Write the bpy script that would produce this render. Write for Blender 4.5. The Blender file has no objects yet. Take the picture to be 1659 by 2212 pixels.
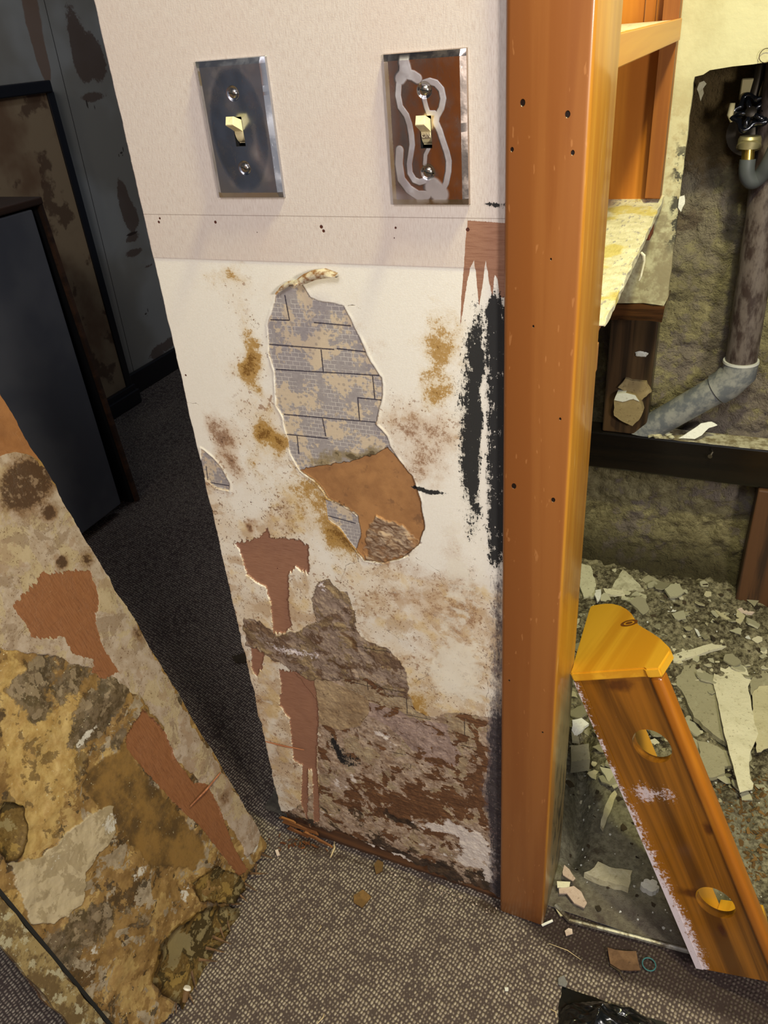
import bpy, bmesh, math, random
import numpy as np
from mathutils import Vector, Matrix
from mathutils.geometry import normal as _gn

# ------------------------------------------------------------------ camera
SC = bpy.context.scene
COL = SC.collection
RC = np.array([[0.9164580519834525, 0.39278685879416064, -0.07630938679685093],
               [0.14987389116631403, -0.5137979694422798, -0.8447185704976885],
               [-0.37100196185648826, 0.762712350860799, -0.5297427811145996]])
FPX, CX, CY = 1660.16, 829.5, 1106.0
CAM = np.array([0.0, -0.66, 1.1455])
cd = bpy.data.cameras.new('camera')
cam = bpy.data.objects.new('camera', cd)
COL.objects.link(cam)
m = Matrix.Identity(4)
for i in range(3):
    m[i][0], m[i][1], m[i][2], m[i][3] = RC[0][i], -RC[1][i], -RC[2][i], CAM[i]
cam.matrix_world = m
cd.sensor_fit = 'HORIZONTAL'
cd.sensor_width = 36.0
cd.lens = FPX / 1659.0 * 36.0
cd.clip_start = 0.02
SC.camera = cam

# ------------------------------------------------------------------ light and exposure
SC.view_settings.view_transform = 'Standard'
SC.view_settings.look = 'None'
SC.view_settings.exposure = 0.0
SC.view_settings.gamma = 1.0
SC.view_settings.use_curve_mapping = False
w = bpy.data.worlds.new('dim_room')
SC.world = w
w.use_nodes = True
w.node_tree.nodes['Background'].inputs[0].default_value = (0.62, 0.72, 1.0, 1)
w.node_tree.nodes['Background'].inputs[1].default_value = 0.05


def lamp(name, loc, power, col, radius, kind='POINT', aim=None):
    l = bpy.data.lights.new(name, kind)
    l.energy = power
    l.color = col
    if kind == 'AREA':
        l.shape = 'DISK'
        l.size = radius * 2
    else:
        l.shadow_soft_size = radius
    o = bpy.data.objects.new(name, l)
    o.location = loc
    if aim is not None:
        o.rotation_euler = (Vector(aim) - Vector(loc)).to_track_quat('-Z', 'Y').to_euler()
    COL.objects.link(o)
    return o


lamp('work_lamp', (0.82, -0.78, 1.22), 53.0, (1.0, 0.93, 0.87), 0.12)
lamp('closet_bulb', (0.14, -0.12, 1.95), 64.0, (1.0, 0.95, 0.52), 0.05)
lamp('front_fill', (0.10, -1.5, 2.25), 16.0, (0.92, 0.92, 1.0), 0.30, 'AREA', (-0.3, 0.0, 0.5))  # unseen frontal fill, added to brighten the wall
lamp('back_room_fill', (-1.25, 1.3, 2.3), 2.6, (0.72, 0.82, 1.0), 0.15, 'AREA', (-1.1, 0.7, 0.0))  # added faint bluish fill over the back room
lamp('plate_reflection_fill', (-0.7, -1.7, 2.3), 14.0, (1.0, 0.95, 0.9), 0.15)  # added lamp that brightens the back wall mirrored in the steel plates

# ------------------------------------------------------------------ measuring helpers


def ray(px, py):
    return RC.T @ np.array([px - CX, py - CY, FPX])


def PY(px, py, y):
    d = ray(px, py)
    return CAM + d * ((y - CAM[1]) / d[1])


def PX(px, py, x):
    d = ray(px, py)
    return CAM + d * ((x - CAM[0]) / d[0])


def PZ(px, py, z=0.0):
    d = ray(px, py)
    return CAM + d * ((z - CAM[2]) / d[2])


class Plane:
    def __init__(s, o, u, v):
        s.o, s.u, s.v = np.array(o, float), np.array(u, float), np.array(v, float)
        s.n = np.cross(s.u, s.v)

    def px(s, px, py):
        d = ray(px, py)
        t = ((s.o - CAM) @ s.n) / (d @ s.n)
        p = CAM + t * d - s.o
        return (p @ s.u, p @ s.v)

    def poly(s, pts):
        return [s.px(*p) for p in pts]


def S(r, g, b):
    f = lambda c: (c / 255.0 / 12.92) if c <= 10 else ((c / 255.0 + 0.055) / 1.055) ** 2.4
    return (f(r), f(g), f(b), 1.0)


# ------------------------------------------------------------------ numpy noise and shapes
def vnoise(x, y, seed=0):
    xi = np.floor(x).astype(np.int64)
    yi = np.floor(y).astype(np.int64)
    fx, fy = x - xi, y - yi
    fx = fx * fx * (3 - 2 * fx)
    fy = fy * fy * (3 - 2 * fy)

    def h(a, b):
        n = (a * 374761393 + b * 668265263 + seed * 1442695041) & 0xffffffff
        n = ((n ^ (n >> 13)) * 1274126177) & 0xffffffff
        n = (n ^ (n >> 16)) & 0xffffffff
        return n / 4294967295.0
    a = h(xi, yi) * (1 - fx) + h(xi + 1, yi) * fx
    b = h(xi, yi + 1) * (1 - fx) + h(xi + 1, yi + 1) * fx
    return a * (1 - fy) + b * fy


def fbm(x, y, scale, oct=4, seed=0, gain=0.5):
    r, amp, tot, s = 0.0, 1.0, 0.0, scale
    for i in range(oct):
        r = r + amp * vnoise(x * s + 17.3 * i, y * s - 9.1 * i, seed + i * 7)
        tot += amp
        amp *= gain
        s *= 2.03
    return r / tot


def sdf_poly(X, Y, pts, far=0.03):
    """signed distance, positive inside, clipped to +-far"""
    pts = np.array(pts, float)
    out = np.full(X.shape, -far)
    lo, hi = pts.min(0) - far, pts.max(0) + far
    k = np.where((X > lo[0]) & (X < hi[0]) & (Y > lo[1]) & (Y < hi[1]))
    if len(k[0]) == 0:
        return out
    x, y = X[k], Y[k]
    d2 = np.full(x.shape, 1e9)
    ins = np.zeros(x.shape, bool)
    n = len(pts)
    for i in range(n):
        a, b = pts[i], pts[(i + 1) % n]
        e = b - a
        t = np.clip(((x - a[0]) * e[0] + (y - a[1]) * e[1]) / max(e @ e, 1e-12), 0, 1)
        d2 = np.minimum(d2, (x - a[0] - t * e[0]) ** 2 + (y - a[1] - t * e[1]) ** 2)
        c = (a[1] > y) != (b[1] > y)
        if abs(e[1]) > 1e-12:
            ins ^= c & (x < a[0] + (y - a[1]) * e[0] / e[1])
    d = np.sqrt(d2)
    out[k] = np.clip(np.where(ins, d, -d), -far, far)
    return out


def dist_line(X, Y, pts):
    d2 = np.full(X.shape, 1e9)
    pts = np.array(pts, float)
    for a, b in zip(pts[:-1], pts[1:]):
        e = b - a
        t = np.clip(((X - a[0]) * e[0] + (Y - a[1]) * e[1]) / max(e @ e, 1e-12), 0, 1)
        d2 = np.minimum(d2, (X - a[0] - t * e[0]) ** 2 + (Y - a[1] - t * e[1]) ** 2)
    return np.sqrt(d2)


def blob(X, Y, c, rx, ry, ang=0.0):
    ca, sa = math.cos(ang), math.sin(ang)
    dx, dy = X - c[0], Y - c[1]
    return np.exp(-(((dx * ca + dy * sa) / rx) ** 2 + ((-dx * sa + dy * ca) / ry) ** 2))


# ------------------------------------------------------------------ node helper
class E:
    def __init__(s, m, sock):
        s.m, s.s = m, sock

    def _b(s, op, o, rev=False):
        a, b = (o, s) if rev else (s, o)
        return s.m.math(op, a, b)

    def __add__(s, o): return s._b('ADD', o)
    def __radd__(s, o): return s._b('ADD', o, True)
    def __sub__(s, o): return s._b('SUBTRACT', o)
    def __rsub__(s, o): return s._b('SUBTRACT', o, True)
    def __mul__(s, o): return s._b('MULTIPLY', o)
    def __rmul__(s, o): return s._b('MULTIPLY', o, True)
    def __truediv__(s, o): return s._b('DIVIDE', o)


class Mat:
    def __init__(s, name, rough=0.6, metal=0.0, spec=0.5, coat=0.0):
        s.mat = bpy.data.materials.new(name)
        s.mat.use_nodes = True
        s.nt = s.mat.node_tree
        s.b = s.nt.nodes['Principled BSDF']
        s.set('Roughness', rough)
        s.set('Metallic', metal)
        s.set('Specular IOR Level', spec)
        if coat:
            s.set('Coat Weight', coat)
            s.set('Coat Roughness', 0.12)
        s._nrm = None
        s._tc = s.nt.nodes.new('ShaderNodeTexCoord')

    def lk(s, val, sock):
        if isinstance(val, E):
            s.nt.links.new(val.s, sock)
        elif val is not None:
            if isinstance(val, tuple) and sock.type == 'VECTOR':
                val = val[:3]
            sock.default_value = val

    def set(s, name, val):
        s.lk(val, s.b.inputs[name])
        return s

    def math(s, op, a, b=None, c=None):
        n = s.nt.nodes.new('ShaderNodeMath')
        n.operation = op
        s.lk(a, n.inputs[0])
        if b is not None:
            s.lk(b, n.inputs[1])
        if c is not None:
            s.lk(c, n.inputs[2])
        return E(s, n.outputs[0])

    def mn(s, a, b): return s.math('MINIMUM', a, b)
    def mx(s, a, b): return s.math('MAXIMUM', a, b)
    def ab(s, a): return s.math('ABSOLUTE', a)

    def obj(s): return E(s, s._tc.outputs['Object'])

    def sc(s, x, y=None, z=None, rot=(0, 0, 0), src=None, loc=(0, 0, 0)):
        n = s.nt.nodes.new('ShaderNodeMapping')
        y = x if y is None else y
        z = x if z is None else z
        n.inputs['Scale'].default_value = (x, y, z)
        n.inputs['Rotation'].default_value = rot
        n.inputs['Location'].default_value = loc
        s.nt.links.new((src or s.obj()).s, n.inputs['Vector'])
        return E(s, n.outputs[0])

    def xyz(s, v=None):
        n = s.nt.nodes.new('ShaderNodeSeparateXYZ')
        s.nt.links.new((v or s.obj()).s, n.inputs[0])
        return [E(s, o) for o in n.outputs]

    def noise(s, scale, detail=4.0, rough=0.55, vec=None, dist=0.0):
        n = s.nt.nodes.new('ShaderNodeTexNoise')
        n.inputs['Scale'].default_value = scale
        n.inputs['Detail'].default_value = detail
        n.inputs['Roughness'].default_value = rough
        n.inputs['Distortion'].default_value = dist
        s.nt.links.new((vec or s.obj()).s, n.inputs['Vector'])
        return E(s, n.outputs[0])

    def voro(s, scale, feature='F1', vec=None, rnd=1.0, out='Distance'):
        n = s.nt.nodes.new('ShaderNodeTexVoronoi')
        n.feature = feature
        n.inputs['Scale'].default_value = scale
        n.inputs['Randomness'].default_value = rnd
        s.nt.links.new((vec or s.obj()).s, n.inputs['Vector'])
        return E(s, n.outputs[out])

    def wave(s, scale, vec=None, dist=2.0, detail=2.0, bands='X', kind='BANDS', dscale=1.0):
        n = s.nt.nodes.new('ShaderNodeTexWave')
        n.wave_type = kind
        n.bands_direction = bands
        n.inputs['Scale'].default_value = scale
        n.inputs['Distortion'].default_value = dist
        n.inputs['Detail'].default_value = detail
        n.inputs['Detail Scale'].default_value = dscale
        s.nt.links.new((vec or s.obj()).s, n.inputs['Vector'])
        return E(s, n.outputs['Fac'])

    def attr(s, name):
        n = s.nt.nodes.new('ShaderNodeAttribute')
        n.attribute_name = name
        return E(s, n.outputs['Fac'])

    def rnd(s):
        n = s.nt.nodes.new('ShaderNodeObjectInfo')
        return E(s, n.outputs['Random'])

    def sm(s, x, a, b):
        n = s.nt.nodes.new('ShaderNodeMapRange')
        n.interpolation_type = 'SMOOTHSTEP'
        s.lk(x, n.inputs['Value'])
        lo, hi, t0, t1 = (a, b, 0.0, 1.0) if a <= b else (b, a, 1.0, 0.0)
        n.inputs['From Min'].default_value = lo
        n.inputs['From Max'].default_value = hi
        n.inputs['To Min'].default_value = t0
        n.inputs['To Max'].default_value = t1
        return E(s, n.outputs[0])

    def mix(s, f, a, b):
        n = s.nt.nodes.new('ShaderNodeMix')
        n.data_type = 'RGBA'
        s.lk(f, n.inputs[0])
        s.lk(a, n.inputs[6])
        s.lk(b, n.inputs[7])
        return E(s, n.outputs[2])

    def col(s, c):
        s.set('Base Color', c)
        return s

    def bump(s, h, strength=0.5, dist=0.001):
        n = s.nt.nodes.new('ShaderNodeBump')
        n.inputs['Strength'].default_value = strength
        n.inputs['Distance'].default_value = dist
        s.lk(h, n.inputs['Height'])
        if s._nrm is not None:
            s.nt.links.new(s._nrm, n.inputs['Normal'])
        s._nrm = n.outputs[0]
        s.nt.links.new(s._nrm, s.b.inputs['Normal'])
        return s

    # signed box in the plane of two coordinates, for drawn line segments
    def seg(s, u, v, a, b, hw):
        mx_, my_ = (a[0] + b[0]) / 2, (a[1] + b[1]) / 2
        dx, dy = b[0] - a[0], b[1] - a[1]
        L = math.hypot(dx, dy)
        ca, sa = dx / L, dy / L
        # q along, p across
        q = (u - mx_) * ca + (v - my_) * sa
        p = (v - my_) * ca - (u - mx_) * sa
        return s.mx(s.ab(q) - (L / 2), s.ab(p) - hw)


# ------------------------------------------------------------------ object helpers
FRAME = {}


def obj(name, bm, mat, parent=None, smooth=False, base=None):
    me = bpy.data.meshes.new(name)
    if isinstance(bm, bmesh.types.BMesh):
        if parent is not None:
            bm.transform(FRAME[parent.name].inverted())
        elif base is not None:
            bm.transform(Matrix.Translation(-Vector(base)))
        bmesh.ops.recalc_face_normals(bm, faces=bm.faces)
        bm.to_mesh(me)
        bm.free()
    else:
        me = bm
        me.name = name
    me.materials.append(mat.mat if isinstance(mat, Mat) else mat)
    if smooth:
        for p in me.polygons:
            p.use_smooth = True
        if smooth is not True:
            me.set_sharp_from_angle(angle=math.radians(smooth))
    o = bpy.data.objects.new(name, me)
    COL.objects.link(o)
    fr = Matrix.Identity(4)
    if parent is not None:
        o.parent = parent
        fr = FRAME[parent.name]
    elif base is not None:
        o.location = base
        fr = Matrix.Translation(Vector(base))
    FRAME[o.name] = fr
    return o


def thing(name, label, cat, loc=(0, 0, 0), group=None, mat4=None):
    o = bpy.data.objects.new(name, None)
    COL.objects.link(o)
    o.empty_display_size = 0.05
    fr = mat4 if mat4 is not None else Matrix.Translation(Vector(loc))
    o.matrix_world = fr
    FRAME[o.name] = fr.copy()
    return tag(o, label, cat, group)


def tag(o, label, cat, group=None, kind=None):
    o['label'] = label
    o['category'] = cat
    if group:
        o['group'] = group
    if kind:
        o['kind'] = kind
    return o


def struct(o):
    o['kind'] = 'structure'
    return o


def BM():
    return bmesh.new()


def box(bm, lo, hi, bev=0.0, seg=2):
    r = bmesh.ops.create_cube(bm, size=1.0)
    vs = r['verts']
    lo, hi = Vector(lo), Vector(hi)
    for v in vs:
        v.co = Vector((lo[i] + (v.co[i] + 0.5) * (hi[i] - lo[i]) for i in range(3)))
    if bev:
        es = list({e for v in vs for e in v.link_edges})
        bmesh.ops.bevel(bm, geom=es, offset=bev, segments=seg, profile=0.5, affect='EDGES')
    return bm


def tube(bm, path, rad, n=16, caps=True):
    path = [Vector(p) for p in path]
    rs = rad if isinstance(rad, (list, tuple)) else [rad] * len(path)
    rings = []
    up = None
    for i, p in enumerate(path):
        t = (path[min(i + 1, len(path) - 1)] - path[max(i - 1, 0)]).normalized()
        if up is None:
            up = t.orthogonal().normalized()
        up = (up - t * up.dot(t)).normalized()
        s = t.cross(up)
        rings.append([bm.verts.new(p + (up * math.cos(2 * math.pi * k / n) + s * math.sin(2 * math.pi * k / n)) * rs[i]) for k in range(n)])
    for a, b in zip(rings[:-1], rings[1:]):
        for k in range(n):
            bm.faces.new((a[k], a[(k + 1) % n], b[(k + 1) % n], b[k]))
    if caps:
        bm.faces.new(rings[0][::-1])
        bm.faces.new(rings[-1])
    return bm


def prism(bm, outer, thick, frame, holes=()):
    """outline in (u, v), cut by holes, extruded along the frame's third axis"""
    o, U, V, N = [Vector(q) for q in frame]
    b2 = bmesh.new()
    for loop in [outer] + list(holes):
        vs = [b2.verts.new((p[0], p[1], 0)) for p in loop]
        for i in range(len(vs)):
            b2.edges.new((vs[i], vs[(i + 1) % len(vs)]))
    bmesh.ops.triangle_fill(b2, use_beauty=True, use_dissolve=False, edges=b2.edges[:], normal=(0, 0, 1))
    r = bmesh.ops.extrude_face_region(b2, geom=b2.faces[:])
    for g in r['geom']:
        if isinstance(g, bmesh.types.BMVert):
            g.co.z = thick
    for v in b2.verts:
        v.co = o + U * v.co.x + V * v.co.y + N * v.co.z
    me = bpy.data.meshes.new('tmp')
    b2.to_mesh(me)
    b2.free()
    bm.from_mesh(me)
    bpy.data.meshes.remove(me)
    return bm


def circle(c, r, n=40):
    return [(c[0] + r * math.cos(2 * math.pi * k / n), c[1] + r * math.sin(2 * math.pi * k / n)) for k in range(n)]


def ragged(pts, step, amp, seed, closed=True):
    rnd = random.Random(seed)
    out = []
    n = len(pts)
    for i in range(n if closed else n - 1):
        a, b = Vector(pts[i]).to_2d() if len(pts[i]) > 2 else Vector(pts[i]), Vector(pts[(i + 1) % n])
        L = (b - a).length
        k = max(1, int(L / step))
        nrm = Vector((-(b - a).y, (b - a).x))
        if nrm.length:
            nrm.normalize()
        for j in range(k):
            p = a.lerp(b, j / k)
            if j:
                p = p + nrm * rnd.uniform(-amp, amp)
            out.append((p.x, p.y))
    return out


def gridmesh(name, xs, ys, fn, keep=None):
    """grid over xs, ys; fn(X, Y) -> (n, 3) points; keep: bool per cell"""
    X, Y = np.meshgrid(xs, ys)
    P = fn(X, Y)
    ny, nx = X.shape
    idx = np.arange(nx * ny).reshape(ny, nx)
    q = np.stack([idx[:-1, :-1], idx[:-1, 1:], idx[1:, 1:], idx[1:, :-1]], -1).reshape(-1, 4)
    if keep is not None:
        q = q[keep.reshape(-1)]
    me = bpy.data.meshes.new(name)
    me.vertices.add(nx * ny)
    me.vertices.foreach_set('co', P.reshape(-1).astype(np.float32))
    me.loops.add(q.size)
    me.loops.foreach_set('vertex_index', q.reshape(-1).astype(np.int32))
    me.polygons.add(len(q))
    me.polygons.foreach_set('loop_start', (np.arange(len(q)) * 4).astype(np.int32))
    me.polygons.foreach_set('use_smooth', np.ones(len(q), bool))
    me.update(calc_edges=True)
    me.validate()
    return me


def put(me, name, arr):
    a = me.attributes.new(name, 'FLOAT', 'POINT')
    a.data.foreach_set('value', np.ascontiguousarray(arr.reshape(-1), np.float32))


def smoothstep(x, a, b):
    t = np.clip((x - a) / (b - a), 0, 1)
    return t * t * (3 - 2 * t)

# ================================================================== SETTING
WX0, WX1 = -0.561, -0.181            # the partition panel
WALL = Plane((0, 0, 0), (1, 0, 0), (0, 0, 1))
WN = lambda pts: WALL.poly(pts)

# ---------------------------------------------------------------- partition wall skin
STONE_LINES = [((618, 636), (628, 690)), ((587, 689), (628, 690)), ((681, 695), (760, 702)), ((584, 742), (724, 753)),
               ((730, 751), (792, 758)), ((696, 753), (701, 803)), ((599, 796), (821, 809)), ((807, 809), (812, 861)),
               ((775, 857), (826, 862)), ((775, 857), (779, 906)), ((616, 893), (813, 910)), ((699, 902), (706, 940)),
               ((622, 936), (710, 945)), ((644, 938), (648, 978)), ((455, 1040), (497, 1047)), ((448, 1005), (452, 1038)),
               ((705, 1110), (770, 1128)), ((720, 1462), (880, 1492)), ((796, 1466), (798, 1486)), ((880, 1506), (882, 1537)),
               ((850, 1533), (940, 1552)), ((985, 1532), (1080, 1550)), ((770, 1392), (868, 1410)), ((835, 1618), (900, 1632)),
               ((888, 1632), (889, 1660)), ((760, 1760), (850, 1782)), ((786, 1762), (787, 1790)), ((1005, 1548), (1006, 1590)),
               ((955, 1600), (1040, 1612)), ((850, 1690), (935, 1706)), ((908, 1668), (909, 1690))]


def wood(name, c1, c2, axis='Z', scale=1.0, rough=0.35, coat=0.0, c3=None, bump=0.15):
    """straight grained timber; the grain runs along axis"""
    M = Mat(name, rough, coat=coat)
    a = 'XYZ'.index(axis)
    s1, s2 = [60 * scale] * 3, [380 * scale] * 3
    s1[a], s2[a] = 3.0 * scale, 9.0 * scale
    n1 = M.noise(1.0, 4, 0.55, M.sc(*s1), 0.6)
    n2 = M.noise(1.0, 3, 0.6, M.sc(*s2))
    f = M.sm(n1, 0.3, 0.7) * 0.75 + n2 * 0.35
    c = M.mix(M.sm(f, 0.15, 0.85), c1, c2)
    if c3:
        c = M.mix(M.sm(M.noise(1.0, 3, 0.5, M.sc(*[q * 0.35 for q in s1])), 0.55, 0.75), c, c3)
    M.c = c
    M.col(c)
    if bump:
        M.bump(n2, bump, 0.0006)
    return M


def wall_material():
    M = Mat('wall_paper_layers', 0.82, spec=0.3)
    X, Y, Z = M.xyz()
    fine = M.noise(900, 3, 0.6)
    weave = M.noise(1.0, 3, 0.6, M.sc(420, 420, 1500)) * 0.5 + M.noise(1.0, 3, 0.6, M.sc(1500, 420, 420)) * 0.5
    fib = M.noise(1.0, 4, 0.65, M.sc(1100, 1, 130))
    n20, n60, n200 = M.noise(22, 5, 0.6), M.noise(62, 6, 0.65), M.noise(210, 5, 0.65)
    isl = M.noise(27, 7, 0.62, None, 0.4)           # ragged islands of torn layers
    isl2 = M.noise(34, 7, 0.62, M.sc(1, 1, 1.25, loc=(3, 1, 7)), 0.5)
    jag = (n200 - 0.5) * 3.0 + (fine - 0.5) * 1.6
    stain = M.noise(95, 6, 0.7)
    brk = (n60 - 0.5) * 1.5 + (n200 - 0.5) * 0.9 + (weave - 0.5) * 1.5      # breaks a stain up on the cloth
    # upper linen paper
    up = M.mix(M.sm(fib, 0.40, 0.72), S(217, 205, 193), S(200, 184, 171))
    up = M.mix(M.sm(M.noise(9, 3), 0.45, 0.7) * 0.35, up, S(212, 192, 178))
    # canvas paper
    white = M.mix(M.sm(weave, 0.35, 0.65) * 0.35, S(240, 234, 220), S(220, 210, 190))
    fog = M.attr('a_fog')
    white = M.mix(M.sm(fog + (n20 - 0.5) * 1.3 + (n60 - .5) * .5, 0.15, 0.95) * 0.80, white, S(216, 194, 160))
    white = M.mix(M.sm(fog * 1.1 + (isl - 0.5) * 2.4 + (n200 - .5) * .5, 0.62, 0.95) * 0.70, white, S(190, 160, 122))
    white = M.mix(M.sm(fog + (isl2 - 0.5) * 2.6 + brk * .5, 0.95, 1.25) * 0.75, white, S(150, 112, 76))
    white = M.mix(M.sm(fog * 0.5 + (M.noise(300, 3, 0.7) - 0.5) * 2.2 + (n60 - 0.5) * 1.2, 0.66, 0.80) * 0.75, white, S(118, 80, 50))
    sp1 = M.noise(420, 2, 0.6, M.sc(1, 1, .8))
    white = M.mix(M.sm(sp1 + (n60 - .5) * .5 + (fog - .5) * .10, 0.66, 0.70) * M.sm(fog, .12, .35) * 0.85, white, S(104, 66, 42))
    white = M.mix(M.sm(M.noise(170, 3, .6, M.sc(1, 1, 1, loc=(2, 2, 2))) + (n20 - .5) * .5, 0.63, 0.68) * M.sm(fog, .15, .4) * 0.7, white, S(146, 104, 70))
    white = M.mix(M.sm(fog * .8 + (M.noise(31, 5, .6, M.sc(1, 1, 1, loc=(6, 1, 3))) - .5) * 2.4, 0.55, 0.9) * 0.55, white, S(220, 190, 128))
    yel, bst = M.attr('a_yel'), M.attr('a_bst')
    white = M.mix(M.sm(yel + (n60 - 0.5) * 1.0 + (weave - .5) * .6, 0.18, 0.85) * 0.62, white, S(206, 176, 116))
    white = M.mix(M.sm(yel * 1.05 + brk, 0.58, 0.82) * 0.85, white, S(172, 130, 58))
    white = M.mix(M.sm(yel + brk * 1.1, 0.98, 1.2) * 0.85, white, S(116, 78, 28))
    white = M.mix(M.sm(bst + (n60 - 0.5) * 1.0 + (weave - .5) * .5, 0.12, 0.85) * 0.62, white, S(190, 156, 120))
    white = M.mix(M.sm(bst * 1.05 + brk, 0.60, 0.95) * 0.75, white, S(138, 98, 66))
    white = M.mix(M.sm(bst + brk * 1.15, 1.0, 1.25) * 0.85, white, S(76, 50, 34))
    cream = M.attr('a_crm')
    white = M.mix(M.sm(cream + (isl2 - 0.5) * 2.0 + (n200 - .5) * .6, 0.45, 0.75) * 0.7, white, S(234, 226, 206))
    crk = M.attr('a_crk') + (n200 - 0.5) * 1.2
    white = M.mix(M.sm(crk, 0.55, 0.0) * 0.8, white, S(84, 60, 42))
    # printed stone paper
    bw = M.nt.nodes.new('ShaderNodeTexBrick')
    bw.inputs['Scale'].default_value = 1.0
    bw.inputs['Brick Width'].default_value = 0.0082
    bw.inputs['Row Height'].default_value = 0.0047
    bw.inputs['Mortar Size'].default_value = 0.0004
    bw.inputs['Mortar Smooth'].default_value = 0.6
    rv = M.sc(1, 1, 1, (math.radians(90), 0, 0))
    M.nt.links.new(rv.s, bw.inputs['Vector'])
    mort = E(M, bw.outputs['Fac'])
    bl = M.noise(48, 2, 0.5)
    stone = M.mix(M.sm(n200, 0.35, 0.65) * 0.5, S(164, 156, 152), S(140, 132, 130))
    stone = M.mix(mort * M.sm(bl + (n200 - .5) * .3, 0.40, 0.50) * 0.8, stone, S(214, 206, 194))
    pebb = M.voro(150, 'F1', None, 1.0)
    crm = M.sm(M.noise(30, 2) + (M.noise(240, 2) - 0.5) * 0.45, 0.50, 0.58)
    stone = M.mix(crm * 0.9, stone, M.mix(M.sm(pebb, 0.20, 0.32) * .8, S(176, 160, 140), S(216, 196, 164)))
    ln = None
    xm, zm = X * 1000.0, Z * 1000.0
    for a, b in STONE_LINES:
        pa, pb = WALL.px(*a), WALL.px(*b)
        d = M.seg(xm, zm, (pa[0] * 1000, pa[1] * 1000), (pb[0] * 1000, pb[1] * 1000), 0.45)
        ln = d if ln is None else M.mn(ln, d)
    line = M.sm(ln + (fine - 0.5) * 0.9, 0.6, -0.1)
    stoneL = M.mix(line * 0.92, stone, S(46, 40, 56))
    # tan backing, crumpled grey, hardboard
    tan = M.mix(M.sm(n20 + (n60 - .5) * .5, 0.3, 0.7), S(176, 128, 80), S(150, 106, 66))
    tan = M.mix(M.sm(isl2 + (n200 - .5) * .4, 0.58, 0.70) * 0.6, tan, S(112, 80, 56))
    cr = M.noise(1.0, 5, 0.65, M.sc(60, 60, 130, (0, 0.5, 0)), 1.5)
    grey = M.mix(M.sm(cr, 0.36, 0.60), S(182, 158, 130), S(122, 92, 66))
    grey = M.mix(M.sm(isl, 0.52, 0.60) * .6, grey, S(150, 108, 68))
    hb = M.mix(M.sm(M.noise(1.0, 4, 0.65, M.sc(60, 60, 900)), 0.4, 0.7), S(160, 117, 92), S(142, 99, 76))
    hb = M.mix(M.sm(M.noise(1.0, 3, 0.7, M.sc(70, 70, 1500, (0, 0.10, 0))), 0.60, 0.70) * 0.5, hb, S(190, 146, 116))
    # rotted lower layers: plaster film, stone paper, bare board, soaked board
    edge = (n200 - .5) * .16 + (fine - .5) * .06
    low = M.mix(M.sm(n60 + (n200 - .5) * .6, 0.35, 0.65), S(186, 164, 142), S(146, 120, 96))
    stl = M.mix(M.sm(n60, 0.35, 0.65), S(176, 156, 124), S(150, 126, 96))
    stl = M.mix(mort * M.sm(bl, .42, .52) * .5, stl, S(196, 184, 160))
    stl = M.mix(line * 0.85, stl, S(58, 48, 46))
    low = M.mix(M.sm(isl + edge, 0.535, 0.55), low, stl)
    film = M.mix(M.sm(n60, 0.35, 0.65), S(176, 152, 138), S(150, 126, 112))
    low = M.mix(M.sm(M.attr('a_lmauve') + jag, -.3, .3), low, film)
    low = M.mix(M.sm(M.attr('a_lstone') + jag, -.3, .3), low, stl)
    tanl = M.mix(M.sm(n20 + (n60 - .5) * .6, 0.3, 0.7), S(176, 152, 118), S(150, 124, 92))
    low = M.mix(M.sm(M.attr('a_ltan') + jag * .6, -.3, .3), low, tanl)
    bare = M.mix(M.sm(M.noise(1.0, 4, .6, M.sc(50, 50, 500)), .35, .65), S(122, 84, 54), S(92, 62, 40))
    gate = M.sm(M.attr('a_ltan') + jag, 0.5, -0.5)
    low = M.mix(M.sm(isl2 + edge + M.attr('a_bare') * .16, 0.565, 0.58) * gate, low, bare)
    low = M.mix(M.sm(isl2 + edge, 0.55, 0.565) * M.sm(isl2 + edge, 0.60, 0.565) * .35 * gate, low, S(60, 42, 30))
    low = M.mix(M.sm(M.noise(130, 6, 0.7), 0.58, 0.66) * 0.65, low, S(92, 68, 50))
    low = M.mix(M.sm(M.attr('a_dark') + (isl - 0.5) * 2.2 + (n200 - .5) * .6, 0.45, 0.62) * 0.92, low, M.mix(M.sm(n60, .4, .6), S(72, 52, 36), S(42, 32, 26)))
    low = M.mix(M.sm(crk, 0.55, 0.0) * 0.8, low, S(50, 36, 26))
    wh = M.attr('a_wht')
    low = M.mix(M.sm(wh + (M.noise(40, 6, .62, M.sc(1, 1, 1, loc=(9, 2, 5))) - 0.5) * 1.8 + (stain - .5) * .8, 0.48, 0.60) * 0.92, low, S(224, 212, 200))
    low = M.mix(M.sm(wh + (n200 - 0.5) * 2.2, 1.0, 1.2) * 0.9, low, S(240, 234, 228))
    low = M.mix(M.sm(M.voro(70, 'DISTANCE_TO_EDGE'), 0.016, 0.004) * M.sm(n20, 0.48, 0.6) * 0.6, low, S(66, 50, 38))
    # clumped rot
    clump = M.noise(120, 6, 0.7)
    mess = M.mix(M.sm(isl + edge, 0.50, 0.53), S(150, 130, 112), S(112, 88, 68))
    mess = M.mix(M.sm(isl2 + edge, 0.54, 0.56) * 0.85, mess, M.mix(M.sm(n60, .4, .6), S(150, 128, 94), S(120, 98, 70)))
    mess = M.mix(M.sm(clump, 0.56, 0.66) * 0.75, mess, S(74, 54, 40))
    mess = M.mix(M.sm(M.attr('a_crumb') + (M.noise(240, 4, 0.7) - .5) * 2.4, 0.75, 0.95) * 0.9, mess, S(222, 210, 206))
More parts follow.
